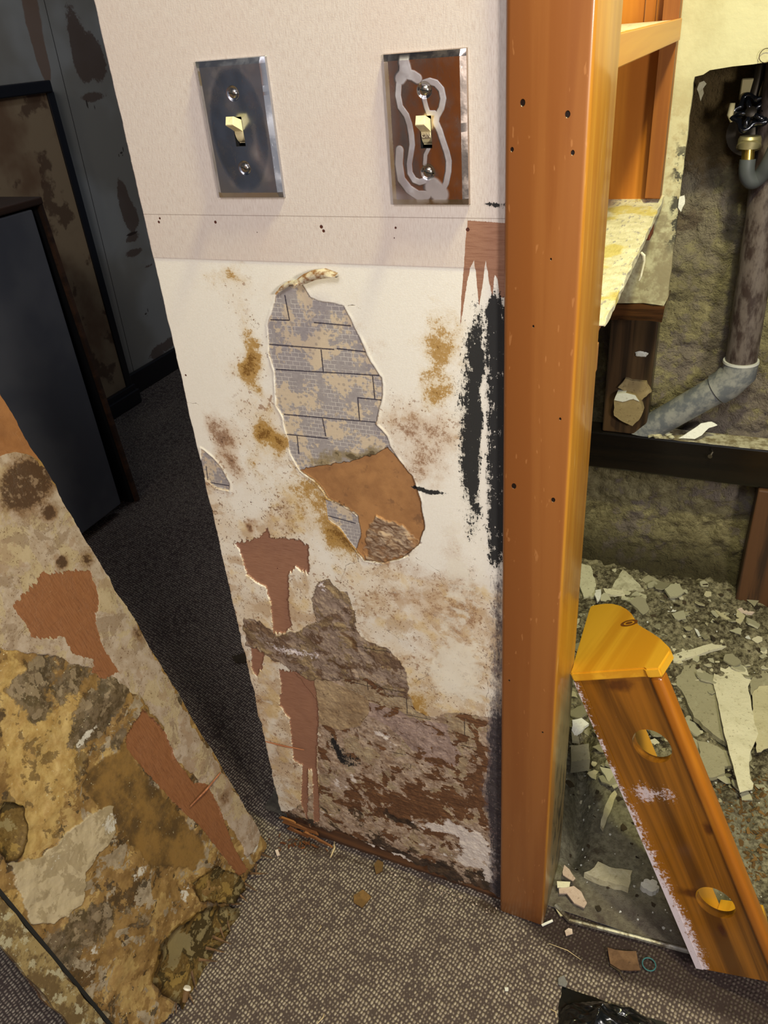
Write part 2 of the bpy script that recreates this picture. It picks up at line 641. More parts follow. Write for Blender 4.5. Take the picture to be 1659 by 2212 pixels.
    mess = M.mix(M.sm(M.attr('a_wet_shade') + (n60 - .5) * 1.2, 0.45, 0.75) * .8, mess, S(92, 62, 34))
    mess = M.mix(line * 0.7, mess, S(40, 32, 28))
    # compose
    c = M.mix(M.sm(M.attr('a_up'), -0.12, 0.12), white, up)
    seam = M.attr('a_seam')
    c = M.mix(M.sm(M.ab(seam), 0.55, 0.15) * 0.55, c, S(120, 100, 88))
    c = M.mix(M.sm(M.attr('a_low') + jag, -0.4, 0.4), c, low)
    mm = M.sm(M.attr('a_mess') + jag, -0.4, 0.4)
    c = M.mix(mm, c, mess)
    c = M.mix(M.sm(M.ab(M.attr('a_mess') + jag), 1.4, 0.2) * .5, c, S(84, 62, 44))
    hole = M.attr('a_hole')
    rim = M.sm(M.ab(hole + 0.2), 0.9, 0.1)
    c = M.mix(M.sm(hole, -0.15, 0.15), c, stoneL)
    c = M.mix(M.sm(M.attr('a_rot') + (stain - .5) * 1.6, 0.35, 0.8) * M.sm(hole, -0.1, 0.1) * 0.8, c, S(140, 122, 82))
    c = M.mix(M.sm(M.attr('a_rot') + (stain - .5) * 2.2, 0.85, 1.05) * M.sm(hole, -0.1, 0.1) * 0.8, c, S(84, 70, 44))
    tn = M.attr('a_tan') + jag * 0.5
    c = M.mix(M.sm(tn, -0.2, 0.2), c, tan)
    gy = M.attr('a_grey') + jag
    c = M.mix(M.sm(gy, -1.5, 1.5), c, grey)
    c = M.mix(M.sm(M.ab(tn), 1.0, 0.1) * 0.75, c, S(70, 46, 26))
    c = M.mix(rim * M.sm(n60, 0.35, 0.6) * 0.55, c, S(122, 88, 54))
    brn = M.attr('a_br') + jag * 0.8
    c = M.mix(M.sm(brn, -0.15, 0.15), c, hb)
    drip = M.attr('a_drip')
    c = M.mix(M.sm(drip + (M.noise(1.0, 4, 0.7, M.sc(900, 1, 90)) - 0.5) * 2.4, -0.1, 0.1), c, hb)
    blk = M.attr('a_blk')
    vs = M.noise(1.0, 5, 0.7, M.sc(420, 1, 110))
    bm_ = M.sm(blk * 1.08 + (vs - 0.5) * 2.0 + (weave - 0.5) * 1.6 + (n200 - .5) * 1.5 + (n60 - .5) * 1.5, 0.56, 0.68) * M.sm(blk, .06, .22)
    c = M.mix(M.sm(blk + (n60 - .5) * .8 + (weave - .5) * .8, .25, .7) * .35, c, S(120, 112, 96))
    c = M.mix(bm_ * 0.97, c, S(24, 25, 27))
    pur = M.attr('a_pur')
    c = M.mix(M.sm(pur + (vs - .5) * 1.6 + (n60 - .5) * .8, 0.40, 0.85) * 0.75, c, S(96, 86, 88))
    c = M.mix(M.sm(pur + (vs - .5) * 1.8 + (n200 - .5) * 1.2, 0.85, 1.1) * 0.8, c, S(46, 42, 46))
    hol = M.attr('a_nail')
    c = M.mix(M.sm(hol, 0.25, -0.15), c, S(84, 44, 32))
    M.col(c)
    lowm = M.sm(M.attr('a_low'), -0.5, 0.5)
    hgt = weave * 0.25 + fine * 0.15 + lowm * (n200 * 0.7 + M.noise(130, 6, 0.7) * 0.7 - M.sm(isl2 + edge, 0.565, 0.58) * 0.6) \
        + mm * (clump * 1.2 + M.sm(isl2 + edge, 0.54, 0.56) * .6) + M.sm(gy, -1.5, 1.5) * cr * 1.6 - M.sm(brn, -0.2, 0.2) * 0.5 - M.sm(hol, 0.3, -0.3) * 2.0 - M.sm(crk, .6, .0) * .6
    M.bump(hgt, 0.5, 0.0011)
    M.set('Roughness', M.mix(M.sm(brn, -0.2, 0.2), (0.85, 0.85, 0.85, 1), (0.6, 0.6, 0.6, 1)))
    return M


P_H1 = [(600, 640), (612, 622), (635, 608), (655, 612), (672, 640), (700, 650), (745, 657), (762, 690), (785, 740), (803, 780),
        (828, 815), (829, 850), (822, 885), (812, 912), (838, 940), (846, 962), (866, 995), (895, 1030), (912, 1085), (918, 1140),
        (905, 1175), (872, 1200), (830, 1212), (790, 1207), (774, 1186), (780, 1150), (775, 1112), (745, 1088), (710, 1072),
        (692, 1042), (652, 1012), (630, 980), (622, 940), (617, 900), (600, 870), (597, 800), (585, 760), (583, 700)]
P_HL = [(440, 968), (462, 985), (482, 1010), (499, 1040), (499, 1056), (470, 1050), (443, 1028), (436, 1000)]
P_HM = [(705, 1075), (745, 1090), (776, 1115), (782, 1150), (775, 1186), (765, 1175), (740, 1140), (712, 1120)]
P_TAN = [(650, 1012), (700, 1005), (760, 994), (812, 978), (840, 966), (866, 995), (895, 1030), (913, 1085), (919, 1140), (905, 1176),
         (872, 1201), (830, 1213), (790, 1208), (772, 1186), (782, 1150), (776, 1112), (745, 1088), (712, 1075), (692, 1045)]
P_GREY = [(792, 1150), (812, 1110), (830, 1125), (870, 1130), (905, 1165), (890, 1190), (830, 1214), (792, 1208)]
P_BR1 = [(508, 1168), (535, 1165), (560, 1160), (580, 1140), (588, 1160), (640, 1160), (668, 1175), (671, 1236), (640, 1224), (625, 1240),
         (627, 1320), (634, 1348), (615, 1366), (592, 1362), (588, 1300), (575, 1265), (535, 1240), (522, 1190)]
P_BR2 = [(605, 1442), (640, 1450), (680, 1470), (690, 1530), (686, 1640), (693, 1770), (680, 1775), (676, 1660), (668, 1660), (666, 1770),
         (652, 1730), (655, 1650), (635, 1640), (628, 1550), (605, 1520), (610, 1480)]
P_BR3 = [(545, 1395), (575, 1405), (568, 1440), (556, 1460), (545, 1440)]
P_MESS = [(675, 1292), (694, 1250), (716, 1247), (722, 1262), (750, 1275), (765, 1318), (772, 1360), (800, 1385), (832, 1395), (862, 1420),
          (880, 1450), (884, 1500), (846, 1500), (800, 1462), (740, 1462), (700, 1470), (660, 1462), (610, 1430), (560, 1402), (535, 1392),
          (526, 1330), (560, 1338), (606, 1368), (650, 1358), (690, 1340)]
P_LOW = [(640, 1452), (700, 1462), (760, 1450), (884, 1492), (900, 1530), (930, 1545), (985, 1535), (1100, 1548), (1110, 2100), (560, 2100),
         (592, 1755), (640, 1742), (690, 1700), (690, 1520)]
P_LTAN = [(674, 1464), (704, 1462), (749, 1483), (790, 1501), (801, 1514), (797, 1539), (779, 1565), (738, 1574), (692, 1560), (684, 1505)]
P_LSTONE = [(749, 1453), (800, 1458), (880, 1478), (898, 1528), (935, 1550), (905, 1556), (860, 1530), (802, 1514), (790, 1501), (749, 1482)]
P_LSTONE2 = [(977, 1527), (1036, 1540), (1038, 1600), (1000, 1610), (984, 1580)]
P_LMAUVE = [(802, 1514), (850, 1525), (905, 1552), (965, 1560), (978, 1600), (1000, 1625), (985, 1652), (930, 1652), (880, 1602), (840, 1565), (797, 1545)]
CRACKS = [[(741, 1161), (771, 1187), (776, 1210)], [(768, 1212), (749, 1217), (738, 1258), (723, 1266)], [(1037, 1404), (1052, 1412), (1054, 1480), (1055, 1545)], [(749, 1479), (790, 1501), (801, 1513), (797, 1539), (783, 1557)],
          [(900, 1200), (950, 1230), (960, 1265)], [(620, 985), (655, 1020), (690, 1055)], [(835, 1355), (870, 1385)], [(745, 657), (770, 658), (784, 668)], [(1055, 1545), (1057, 1640), (1052, 1760)], [(405, 868), (432, 872)],
          [(640, 1430), (690, 1455), (715, 1480)], [(900, 1470), (925, 1455)], [(700, 1000), (720, 1010)]]
P_DRIP = [(1014, 474), (1100, 480), (1100, 640), (1082, 640), (1077, 600), (1071, 590), (1066, 640), (1058, 600), (1052, 560), (1044, 620),
          (1037, 660), (1032, 600), (1027, 560), (1019, 575), (1011, 610), (1004, 660), (997, 705), (999, 640), (1006, 560), (1010, 500)]


def build_wall():
    xs = np.linspace(WX0, WX1 + 0.004, 480)
    zs = np.concatenate([np.linspace(-0.004, 1.215, 1560), np.linspace(1.26, 2.3, 12)])
    X, Z = np.meshgrid(xs, zs)
    wob = lambda a, sc, sd: (fbm(X, Z, sc, 4, sd) - 0.5) * a
    A = {}
    XJ, ZJ = X + wob(0.012, 90, 3), Z + wob(0.012, 90, 5)
    XS, ZS = X + wob(0.0030, 70, 7), Z + wob(0.0030, 70, 9)
    p1, p2 = WALL.px(330, 555), WALL.px(1087, 580)
    zl = p1[1] + (X - p1[0]) * (p2[1] - p1[1]) / (p2[0] - p1[0])
    A['a_up'] = (Z - zl) * 1000
    q1, q2 = WALL.px(312, 461), WALL.px(1087, 470)
    zs_ = q1[1] + (X - q1[0]) * (q2[1] - q1[1]) / (q2[0] - q1[0])
    A['a_seam'] = np.clip((Z - zs_) * 1000, -5, 5)
    h1 = np.maximum(sdf_poly(XS, ZS, WN(P_H1)), np.maximum(sdf_poly(XS, ZS, WN(P_HL)), sdf_poly(XS, ZS, WN(P_HM))))
    A['a_hole'] = h1 * 1000
    A['a_tan'] = np.minimum(sdf_poly(XS, ZS + (fbm(X, Z, 160, 3, 21) - 0.5) * 0.006, WN(P_TAN)), h1 + 0.0006) * 1000
    A['a_grey'] = sdf_poly(XJ, ZJ, WN(P_GREY)) * 1000
    XT, ZT = X + wob(0.004, 260, 31), Z + (fbm(X, Z * 0.12, 420, 3, 33) - 0.5) * 0.012
    A['a_br'] = np.maximum(np.maximum(sdf_poly(XT, ZT, WN(P_BR1)), sdf_poly(XT, ZT, WN(P_BR2))), sdf_poly(XT, ZT, WN(P_BR3))) * 1000
    A['a_mess'] = sdf_poly(XJ, ZJ, WN(P_MESS)) * 1000
    A['a_low'] = sdf_poly(XJ, ZJ, WN(P_LOW)) * 1000
    A['a_drip'] = sdf_poly(X, Z, WN(P_DRIP)) * 1000
    B = lambda px, py, rx, ry, k=1.0, a=0.0: k * blob(X + wx, Z + wz, WALL.px(px, py), rx, ry, a)
    wx, wz = (fbm(X, Z, 38, 3, 141) - .5) * .028, (fbm(X, Z, 38, 3, 143) - .5) * .028
    B0 = lambda px, py, rx, ry, k=1.0, a=0.0: k * blob(X + (wx * .25), Z + wz * .25, WALL.px(px, py), rx, ry, a)
    A['a_ltan'] = sdf_poly(XS, ZS, WN(P_LTAN)) * 1000
    A['a_lstone'] = np.maximum(sdf_poly(XJ, ZJ, WN(P_LSTONE)), sdf_poly(XJ, ZJ, WN(P_LSTONE2))) * 1000
    A['a_lmauve'] = sdf_poly(XJ, ZJ, WN(P_LMAUVE)) * 1000
    ck = np.full(X.shape, 1.0)
    for pl in CRACKS:
        ck = np.minimum(ck, dist_line(X + wob(.006, 120, 151), Z + wob(.006, 120, 153), WN(pl)))
    A['a_crk'] = np.clip(ck * 1000, 0, 6)
    A['a_yel'] = np.clip(B(498, 580, .026, .009, .62) + B(540, 765, .010, .022, .85) + B(545, 800, .018, .016, .70) + B(550, 835, .016, .012, .65) + B(565, 925, .012, .014, 1.0) + B(600, 955, .018, .014, .95) + B(575, 885, .012, .010, .6)
                         + B(720, 1110, .022, .060, .66, .3) + B(745, 1170, .02, .03, .6) + B(890, 1520, .030, .018, .95) + B(870, 1500, .02, .012, .5) + B(960, 710, .026, .035, .52) + B(950, 790, .024, .035, .52) + B(940, 850, .016, .02, .45)
                         + B(525, 700, .02, .03, .36) + B(870, 1370, .02, .03, .4) + B(660, 1120, .03, .05, .4) + B(620, 1400, .03, .02, .5) + B(930, 1500, .02, .012, .5) + B(780, 720, .03, .02, .2)
                         + B(690, 990, .03, .02, .5) + B(470, 620, .02, .02, .3) + B(560, 1000, .02, .03, .5) + B(640, 1050, .03, .02, .5), 0, 1.3)
    A['a_bst'] = np.clip(B(490, 940, .024, .020, .98) + B(500, 1000, .020, .022, .72) + B(890, 895, .035, .022, .55) + B(920, 960, .040, .035, .60) + B(900, 1010, .03, .02, .4) + B(545, 1128, .010, .012, 1.0)
                         + B(600, 1150, .02, .01, .3) + B(960, 1300, .05, .06, .30) + B(880, 1290, .05, .03, .42) + B(640, 1330, .03, .02, .5) + B(930, 1400, .05, .04, .36) + B(1000, 1330, .02, .06, .4)
                         + B(560, 1370, .02, .02, .6) + B(470, 895, .02, .015, .45) + B(820, 750, .02, .01, .3) + B(880, 1230, .05, .012, .35) + B(980, 1180, .02, .04, .35), 0, 1.3)
    A['a_fog'] = np.clip(smoothstep(0.66 + (fbm(X, Z, 9, 3, 41) - .5) * .25 - Z, -0.06, 0.10) * (0.42 + 0.55 * fbm(X, Z, 16, 4, 43)) + B(980, 760, .03, .08, .25) + B(870, 880, .05, .03, .3)
                         + B(545, 760, .04, .08, .42) + B(600, 930, .05, .04, .40) + B(490, 950, .04, .04, .40) + B(500, 600, .05, .02, .22) + B(900, 960, .06, .05, .35) + B(660, 1080, .06, .06, .4), 0, 1.2)
    A['a_crm'] = np.clip(B(1000, 1250, .035, .18, .6) + B(980, 1450, .05, .06, .7) + B(860, 1250, .03, .03, .4) + B(590, 1600, .015, .12, .5), 0, 1)
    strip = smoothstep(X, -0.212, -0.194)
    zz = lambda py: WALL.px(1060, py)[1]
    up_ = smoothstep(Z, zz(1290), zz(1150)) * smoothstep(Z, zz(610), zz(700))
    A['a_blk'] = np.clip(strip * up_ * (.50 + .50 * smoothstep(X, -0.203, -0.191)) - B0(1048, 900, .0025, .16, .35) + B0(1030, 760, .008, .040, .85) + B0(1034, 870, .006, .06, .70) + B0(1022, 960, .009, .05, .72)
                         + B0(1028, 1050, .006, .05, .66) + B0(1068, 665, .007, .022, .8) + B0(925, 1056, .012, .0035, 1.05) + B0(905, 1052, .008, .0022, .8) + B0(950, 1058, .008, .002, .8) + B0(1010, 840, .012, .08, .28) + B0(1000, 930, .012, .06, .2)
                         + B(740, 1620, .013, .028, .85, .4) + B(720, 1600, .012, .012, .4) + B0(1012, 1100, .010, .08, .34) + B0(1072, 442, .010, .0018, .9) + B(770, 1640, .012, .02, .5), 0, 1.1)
    A['a_pur'] = np.clip(smoothstep(X, -0.208, -0.190) * smoothstep(Z, zz(1150), zz(1300)) * (0.30 + .8 * fbm(X, Z, 45, 4, 61)) + smoothstep(X, -0.215, -0.186) * smoothstep(Z, zz(1500), zz(1600)) * .45
                         + B(1065, 1720, .012, .06, .7) + B(1075, 1620, .008, .06, .5), 0, 1.2)
    A['a_dark'] = np.clip(smoothstep(0.075 + (fbm(X, Z, 30, 4, 71) - .5) * .08 - Z, -0.03, 0.03) * 0.72 + B(760, 1760, .05, .02, .5) + B(860, 1765, .05, .015, .7) + B(930, 1660, .04, .03, .35) + B(800, 1420, .03, .02, .4) + B(880, 1850, .05, .008, .7), 0, 1.2)
    A['a_bare'] = np.clip(B(870, 1740, .09, .05, 1.1) + B(960, 1720, .05, .04, .8) + B(940, 1640, .05, .02, .8) + B(760, 1720, .03, .02, .6) + B(1044, 1680, .006, .09, 2.2) - B(730, 1690, .03, .02, 1.2) - B(880, 1600, .05, .03, .6), -1.2, 2.0)
    A['a_wht'] = np.clip(B(1000, 1790, .04, .02, .6) + B(900, 1815, .02, .012, .6) + B(1060, 1890, .02, .02, .7) + B(700, 1750, .02, .012, .5) + B(950, 1790, .05, .014, .62) + B(1040, 1840, .035, .03, .85) + B(980, 1850, .04, .02, .55) + B(820, 1830, .03, .010, .85) + B(860, 1848, .03, .006, .9) + B(830, 1590, .03, .012, .62)
                         + B(770, 1680, .03, .02, .35) + B(640, 1720, .03, .025, .6) + B(950, 1580, .06, .03, .25) + B(730, 1690, .03, .014, .6), 0, 1.2)
    A['a_crumb'] = np.clip(B(700, 1265, .010, .012, 1.) + B(620, 1400, .035, .014, .9) + B(680, 1410, .03, .016, .75) + B(560, 1370, .02, .012, .5), 0, 1.2)
    A['a_wet_shade'] = np.clip(B(690, 1370, .006, .03, .8) + B(760, 1390, .007, .03, .9, .5) + B(820, 1375, .02, .006, .8) + B(740, 1440, .03, .006, .8) + B(620, 1365, .03, .006, .6), 0, 1.2)
    nail = np.full(X.shape, 5.0)
    for px, py, r in ((350, 470, 1.1), (348, 478, 1.3), (470, 478, 1.4), (698, 488, 1.6), (703, 497, 1.4), (858, 490, 1.0), (1013, 494, 1.6), (855, 512, .6), (404, 808, 1.2), (560, 500, .5),
                      (600, 1227, .8), (545, 1082, .9), (1100, 1470, .5)):
        c = WALL.px(px, py)
        nail = np.minimum(nail, np.hypot(X - c[0], Z - c[1]) * 1000 - r)
    A['a_nail'] = nail
    A['a_rot'] = np.clip(B(760, 985, .04, .010, .9) + B(800, 970, .02, .010, .7) + B(690, 990, .02, .01, .6), 0, 1)
    st = lambda a, wd=0.5: smoothstep(a, -wd, wd)
    H = np.zeros_like(X)
    H += 0.0004 * st(A['a_up'], .4)
    lowm, mes = st(A['a_low']), st(A['a_mess'])
    clp = fbm(X, Z, 120, 5, 81, .6)
    H = H * (1 - lowm) + lowm * ((clp - .5) * 0.0022 - 0.0004)
    H = H * (1 - mes) + mes * ((fbm(X, Z, 60, 5, 83, .62) - .45) * 0.0065)
    hm = st(A['a_hole'], .35)
    H = H * (1 - hm) + hm * -0.0009
    lip = np.exp(-((A['a_hole'] + 1.6) / 1.6) ** 2) * (fbm(X, Z, 40, 3, 85) - .25) * 0.0016
    H += np.where(A['a_hole'] < 0.3, lip, 0) * (1 - lowm)
    tm = st(A['a_tan'], .35)
    H = H * (1 - tm) + tm * -0.0019
    gm = st(A['a_grey'], 1.5)
    H = H * (1 - gm) + gm * (-0.0019 + fbm(X * 1.0 + Z * .6, Z, 60, 4, 87, .6) * 0.0055 - 0.0018)
    bm_ = st(A['a_br'], .3)
    H = H * (1 - bm_) + bm_ * (-0.0010 * (1 - lowm) - 0.0016)
    H = H + (fbm(X, Z, 14, 3, 89) - .5) * 0.003 * smoothstep(0.75 - Z, 0, .3)
    XE = X.copy()
    edge = (fbm(Z * 0 + .3, Z, 28, 5, 91, .6) - .5) * 0.008 * (0.4 + 0.9 * smoothstep(0.8 - Z, 0, .4))
    k = np.clip(1 - (X - WX0) / 0.03, 0, 1)
    XE += edge * k

    def fn(x, z):
        P = np.stack([XE, -H - 0.0035, Z], -1)
        P[:, 0, 1] = 0.004                     # the paper wraps round the end
        return P
    zb = 0.030 + 0.020 * (1 - (X - WX0) / 0.38) + (fbm(X, X * 0, 40, 5, 95, .65) - .5) * 0.045
    zb = np.where(X > -0.30, zb - 0.012, zb)
    Zc = 0.25 * (Z[:-1, :-1] + Z[1:, :-1] + Z[:-1, 1:] + Z[1:, 1:])
    keep = Zc > zb[:-1, :-1]
    me = gridmesh('wall_partition', xs, zs, fn, keep)
    for k_, v in A.items():
        put(me, k_, v)
    o = obj('wall_partition', me, wall_material())
    return struct(o)


wall_o = build_wall()
ROT = wood('rotten_board', S(112, 74, 42), S(66, 42, 26), 'X', 1.0, 0.75, c3=S(150, 100, 50))
bm = box(BM(), (WX0 + .002, .004, .055), (WX1, .090, 2.3))
core = struct(obj('wall_core', bm, ROT))
# bottom plate of the partition seen under the torn paper
bm = BM()
prism(bm, ragged([(WX0 + .003, .002), (WX1, .002), (WX1, .026), (-.30, .034), (-.40, .043), (-.47, .050), (WX0 + .003, .052)], .008, .0018, 5), .080,
      ((0, .006, 0), (1, 0, 0), (0, 0, 1), (0, 1, 0)))
trim_plate = struct(obj('trim_1', bm, ROT))

# splintered bits of the plate at its torn left end
SPB = wood('fresh_splinter', S(168, 112, 54), S(118, 72, 36), 'X', 1.4, .7)
for k, (px0, py0, px1, py1, hh) in enumerate(((612, 1772, 690, 1800, .010), (622, 1786, 668, 1806, .007), (655, 1796, 720, 1828, .006), (604, 1764, 640, 1776, .005))):
    a_, b_ = PY(px0, py0, .001 - .002 * k), PY(px1, py1, .001 - .002 * k)
    bm = prism(BM(), ragged([(a_[0], a_[2]), (b_[0], b_[2]), (b_[0] - .004, b_[2] + hh * .7), (a_[0] + .006, a_[2] + hh)], .008, .0012, 60 + k), .003, ((0, -.004 - .0015 * k, 0), (1, 0, 0), (0, 0, 1), (0, 1, 0)))
    obj('splintered_wood', bm, SPB, trim_plate)

# peeled curl of paper at the top of the tear, and the raised tongue
CURL = Mat('curled_paper', 0.8)
CURL.col(CURL.mix(CURL.sm(CURL.noise(160, 4, .6), .42, .62), S(232, 222, 200), S(168, 122, 74)))


def ribbon(pts, widths, lift, roll, name, mat, parent=None, n=7):
    """a strip of paper on the wall, edges rolled away from it"""
    P = [np.array(WALL.px(*p)) for p in pts]
    bmr = BM()
    rows = []
    for i, p in enumerate(P):
        t = P[min(i + 1, len(P) - 1)] - P[max(i - 1, 0)]
        t = t / np.linalg.norm(t)
        s = np.array([-t[1], t[0]])
        row = []
        for k in range(n):
            f = k / (n - 1)
            a = (f - .5) * roll
            q = p + s * math.sin(a) / max(roll / 2, .01) * widths[i] * .5
            row.append(bmr.verts.new((q[0], -0.006 - lift * (math.cos(a) - math.cos(roll / 2) + .15), q[1])))
        rows.append(row)
    for a, b in zip(rows[:-1], rows[1:]):
        for k in range(n - 1):
            bmr.faces.new((a[k], a[k + 1], b[k + 1], b[k]))
    bmesh.ops.solidify(bmr, geom=bmr.faces[:], thickness=0.0005)
    return obj(name, bmr, mat, parent, True)


ribbon([(648, 607), (668, 597), (690, 588), (712, 585), (738, 589)], [.010, .017, .017, .016, .006], .006, 3.6, 'peeled_curl', CURL, wall_o)
ribbon([(604, 630), (616, 618), (632, 608), (650, 603)], [.003, .006, .007, .004], .003, 3.0, 'torn_edge_roll', CURL, wall_o)

SPL = wood('splinter_wood', S(176, 116, 80), S(140, 86, 58), 'X', 2.0, .7)
bm = BM()
a, b = PY(574, 1602, -.006), PY(657, 1620, -.0055)
tube(bm, [a, a * .5 + b * .5 + np.array([0, -.001, 0]), b], [.0009, .0016, .0006], 6)
tag(obj('wood_splinter', bm, SPL, base=tuple(a)), 'thin reddish wood splinter sticking out from the left edge of the switch wall', 'splinter')

# ---------------------------------------------------------------- carpet
def carpet():
    M = Mat('carpet_loops', 0.95, spec=0.15)
    X, Y, Z = M.xyz()
    v = M.sc(1, 0.80, 1, (0, 0, math.radians(14)))
    warp = M.nt.nodes.new('ShaderNodeVectorMath')
    warp.operation = 'ADD'
    nz = M.nt.nodes.new('ShaderNodeTexNoise')
    nz.inputs['Scale'].default_value = 60
    M.nt.links.new(M.obj().s, nz.inputs['Vector'])
    sc_ = M.nt.nodes.new('ShaderNodeVectorMath')
    sc_.operation = 'SCALE'
    sc_.inputs['Scale'].default_value = 0.0035
    M.nt.links.new(nz.outputs['Color'], sc_.inputs[0])
    M.nt.links.new(v.s, warp.inputs[0])
    M.nt.links.new(sc_.outputs[0], warp.inputs[1])
    vv = E(M, warp.outputs[0])
    cell = M.voro(205, 'F1', vv, 0.30)
    cr = M.voro(205, 'F1', vv, 0.30, 'Color')
    r1 = M.xyz(cr)[0]
    fib = M.noise(1500, 3, .7)
    n6 = M.noise(7, 3)
    top = M.mix(r1, S(158, 143, 126), S(208, 194, 170))
    top = M.mix(M.sm(fib, .35, .65) * .5, top, S(112, 96, 86))
    c = M.mix(M.sm(cell + (fib - .5) * .25, .28, .52), top, S(86, 74, 68))
    wet = M.attr('a_wet_shade')  # wet patches and the leaning panel's painted shadow
    c = M.mix(M.sm(wet * (n6 * .6 + .6 + (fib - .5) * .6), .25, .8) * .82, c, S(52, 40, 38))
    c = M.mix(M.sm(M.attr('a_mud') * (M.noise(45, 4) + .4), .35, .8) * .7, c, S(58, 40, 28))
    M.col(c)
    M.bump(M.sm(cell, .55, .1) * 1.0 + fib * .35, .9, .0024)
    return M


cxs = np.concatenate([np.arange(-3.0, -.8, .1), np.arange(-.8, .6, .012), np.arange(.6, 1.3, .1)])
cys = np.concatenate([np.arange(-2.6, -.6, .2), np.arange(-.6, .16, .012), np.arange(.16, 4.01, .2)])
Xc, Yc = np.meshgrid(cxs, cys)
lim = lambda x: np.where(x > -.10, .022, 9.0)
kc = (0.5 * (Yc[:-1, :-1] + Yc[1:, :-1]) < np.where(0.5 * (Xc[:-1, :-1] + Xc[:-1, 1:]) > -.185, .026, 9.0)) | (0.5 * (Xc[:-1, :-1] + Xc[:-1, 1:]) < -.60)
hz_ = (fbm(Xc, Yc, 30, 3, 3) - .5) * .003
me = gridmesh('floor', cxs, cys, lambda x, y: np.stack([x, y, -.002 + hz_ * 0.6], -1), kc)
BC = lambda px, py, rx, ry, k=1.0: k * blob(Xc, Yc, PZ(px, py)[:2], rx, ry)
put(me, 'a_wet_shade', np.clip(smoothstep(Xc, -.16, -.06) * smoothstep(Yc, -.075, -.02) + BC(1400, 2040, .05, .03, .7) + BC(1600, 2130, .07, .03, .9) + BC(1150, 1990, .05, .02, .5) + BC(1300, 2030, .1, .025, .6)
                         + BC(570, 1860, .03, .05, .5), 0, 1.2))  # this blob paints the shadow beside the leaning panel
put(me, 'a_mud', np.clip(BC(650, 1815, .04, .015, 1.) + BC(720, 1850, .05, .012, .6) + BC(1060, 1960, .05, .015, .9) + BC(860, 1890, .1, .01, .7), 0, 1.2))
struct(obj('floor', me, carpet()))

# ---------------------------------------------------------------- post
def post_mat():
    M = wood('varnished_post', S(158, 98, 45), S(146, 86, 37), 'Z', .5, .36, coat=.3, c3=S(164, 104, 52), bump=.05)
    X, Y, Z = M.xyz()
    c = M.c
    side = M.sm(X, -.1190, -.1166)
    c = M.mix(side * .85, c, M.mix(M.sm(M.noise(1, 4, .6, M.sc(60, 60, 4)), .35, .65), S(206, 146, 46), S(186, 122, 32)))  # lamp light painted in: right face lighter and yellower
    n = M.noise(1, 5, .7, M.sc(300, 60, 14))
    # scuffed pale streaks on the side
    c = M.mix(side * M.sm(M.noise(1, 4, .6, M.sc(400, 160, 10)), .60, .70) * M.sm(M.noise(6, 2), .45, .6) * .6, c, S(232, 192, 120))
    lowr = side * M.sm(Z + (n - .5) * .25, .52, .36)
    c = M.mix(lowr * M.sm(Y + (n - .5) * .06, -.005, .03) * .9, c, S(150, 132, 88))
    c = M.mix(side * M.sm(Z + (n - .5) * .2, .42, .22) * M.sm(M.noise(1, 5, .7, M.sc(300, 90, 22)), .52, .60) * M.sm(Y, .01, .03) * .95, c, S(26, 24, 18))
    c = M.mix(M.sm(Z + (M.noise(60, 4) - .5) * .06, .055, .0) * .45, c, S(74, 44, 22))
    # nail holes and dents, in wall coordinates
    d = None
    for px, py, r in ((1129, 222, .0018), (1226, 247, .0018), (1106, 323, .0012), (1237, 330, .0013), (1110, 1050, .0022), (1195, 1080, .0018), (1100, 1470, .0009), (1172, 1582, .0009), (1210, 905, .0009),
                      (1190, 560, .0006), (1152, 705, .0007)):
        p = PY(px, py, -.012)
        q = M.math('SQRT', (X - float(p[0])) * (X - float(p[0])) + (Z - float(p[2])) * (Z - float(p[2])) * .6) - r
        d = q if d is None else M.mn(d, q)
    front = M.sm(Y, -.006, -.010)
    hole = M.sm(d, .0003, -.0003) * front
    c = M.mix(hole, c, S(26, 12, 6))
    scr = M.sm(M.noise(1, 2, .5, M.sc(220, 220, 60, (0, .6, 0))), .70, .735) * .35
    c = M.mix(scr, c, S(206, 142, 84))
    M.col(c)
    M.bump(hole * -1.0, 1.0, .003)
    return M


bm = BM()
box(bm, (-.1815, -.012, 0.0), (-.1155, .108, 2.3), .0045, 3)
struct(obj('trim_2', bm, post_mat(), smooth=40))

# ---------------------------------------------------------------- closet: plaster wall with a hole, foundation, floor
PLASTER = Mat('cream_plaster', .75)
n1, n2 = PLASTER.noise(14, 5, .6), PLASTER.noise(90, 5, .65)
Xp, Yp, Zp = PLASTER.xyz()
cpl = PLASTER.mix(PLASTER.sm(n1, .35, .7), S(200, 196, 158), S(182, 175, 136))
lowp = PLASTER.sm(Zp + (n2 - .5) * .1, 1.07, 1.02)
cpl = PLASTER.mix(lowp * PLASTER.sm(n2, .42, .62) * .7, cpl, S(176, 164, 124))
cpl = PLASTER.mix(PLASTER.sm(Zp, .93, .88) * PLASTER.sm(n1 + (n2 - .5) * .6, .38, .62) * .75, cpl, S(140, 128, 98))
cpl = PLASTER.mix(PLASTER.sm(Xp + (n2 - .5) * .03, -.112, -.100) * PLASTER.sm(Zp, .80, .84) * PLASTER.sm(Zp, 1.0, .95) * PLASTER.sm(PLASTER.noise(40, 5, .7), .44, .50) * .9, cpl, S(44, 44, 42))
cpl = PLASTER.mix(PLASTER.sm(PLASTER.noise(55, 5, .7), .66, .72) * lowp * .8, cpl, S(96, 72, 44))
PLASTER.col(cpl).bump(n2 + n1, .4, .002)
HX = -.0935
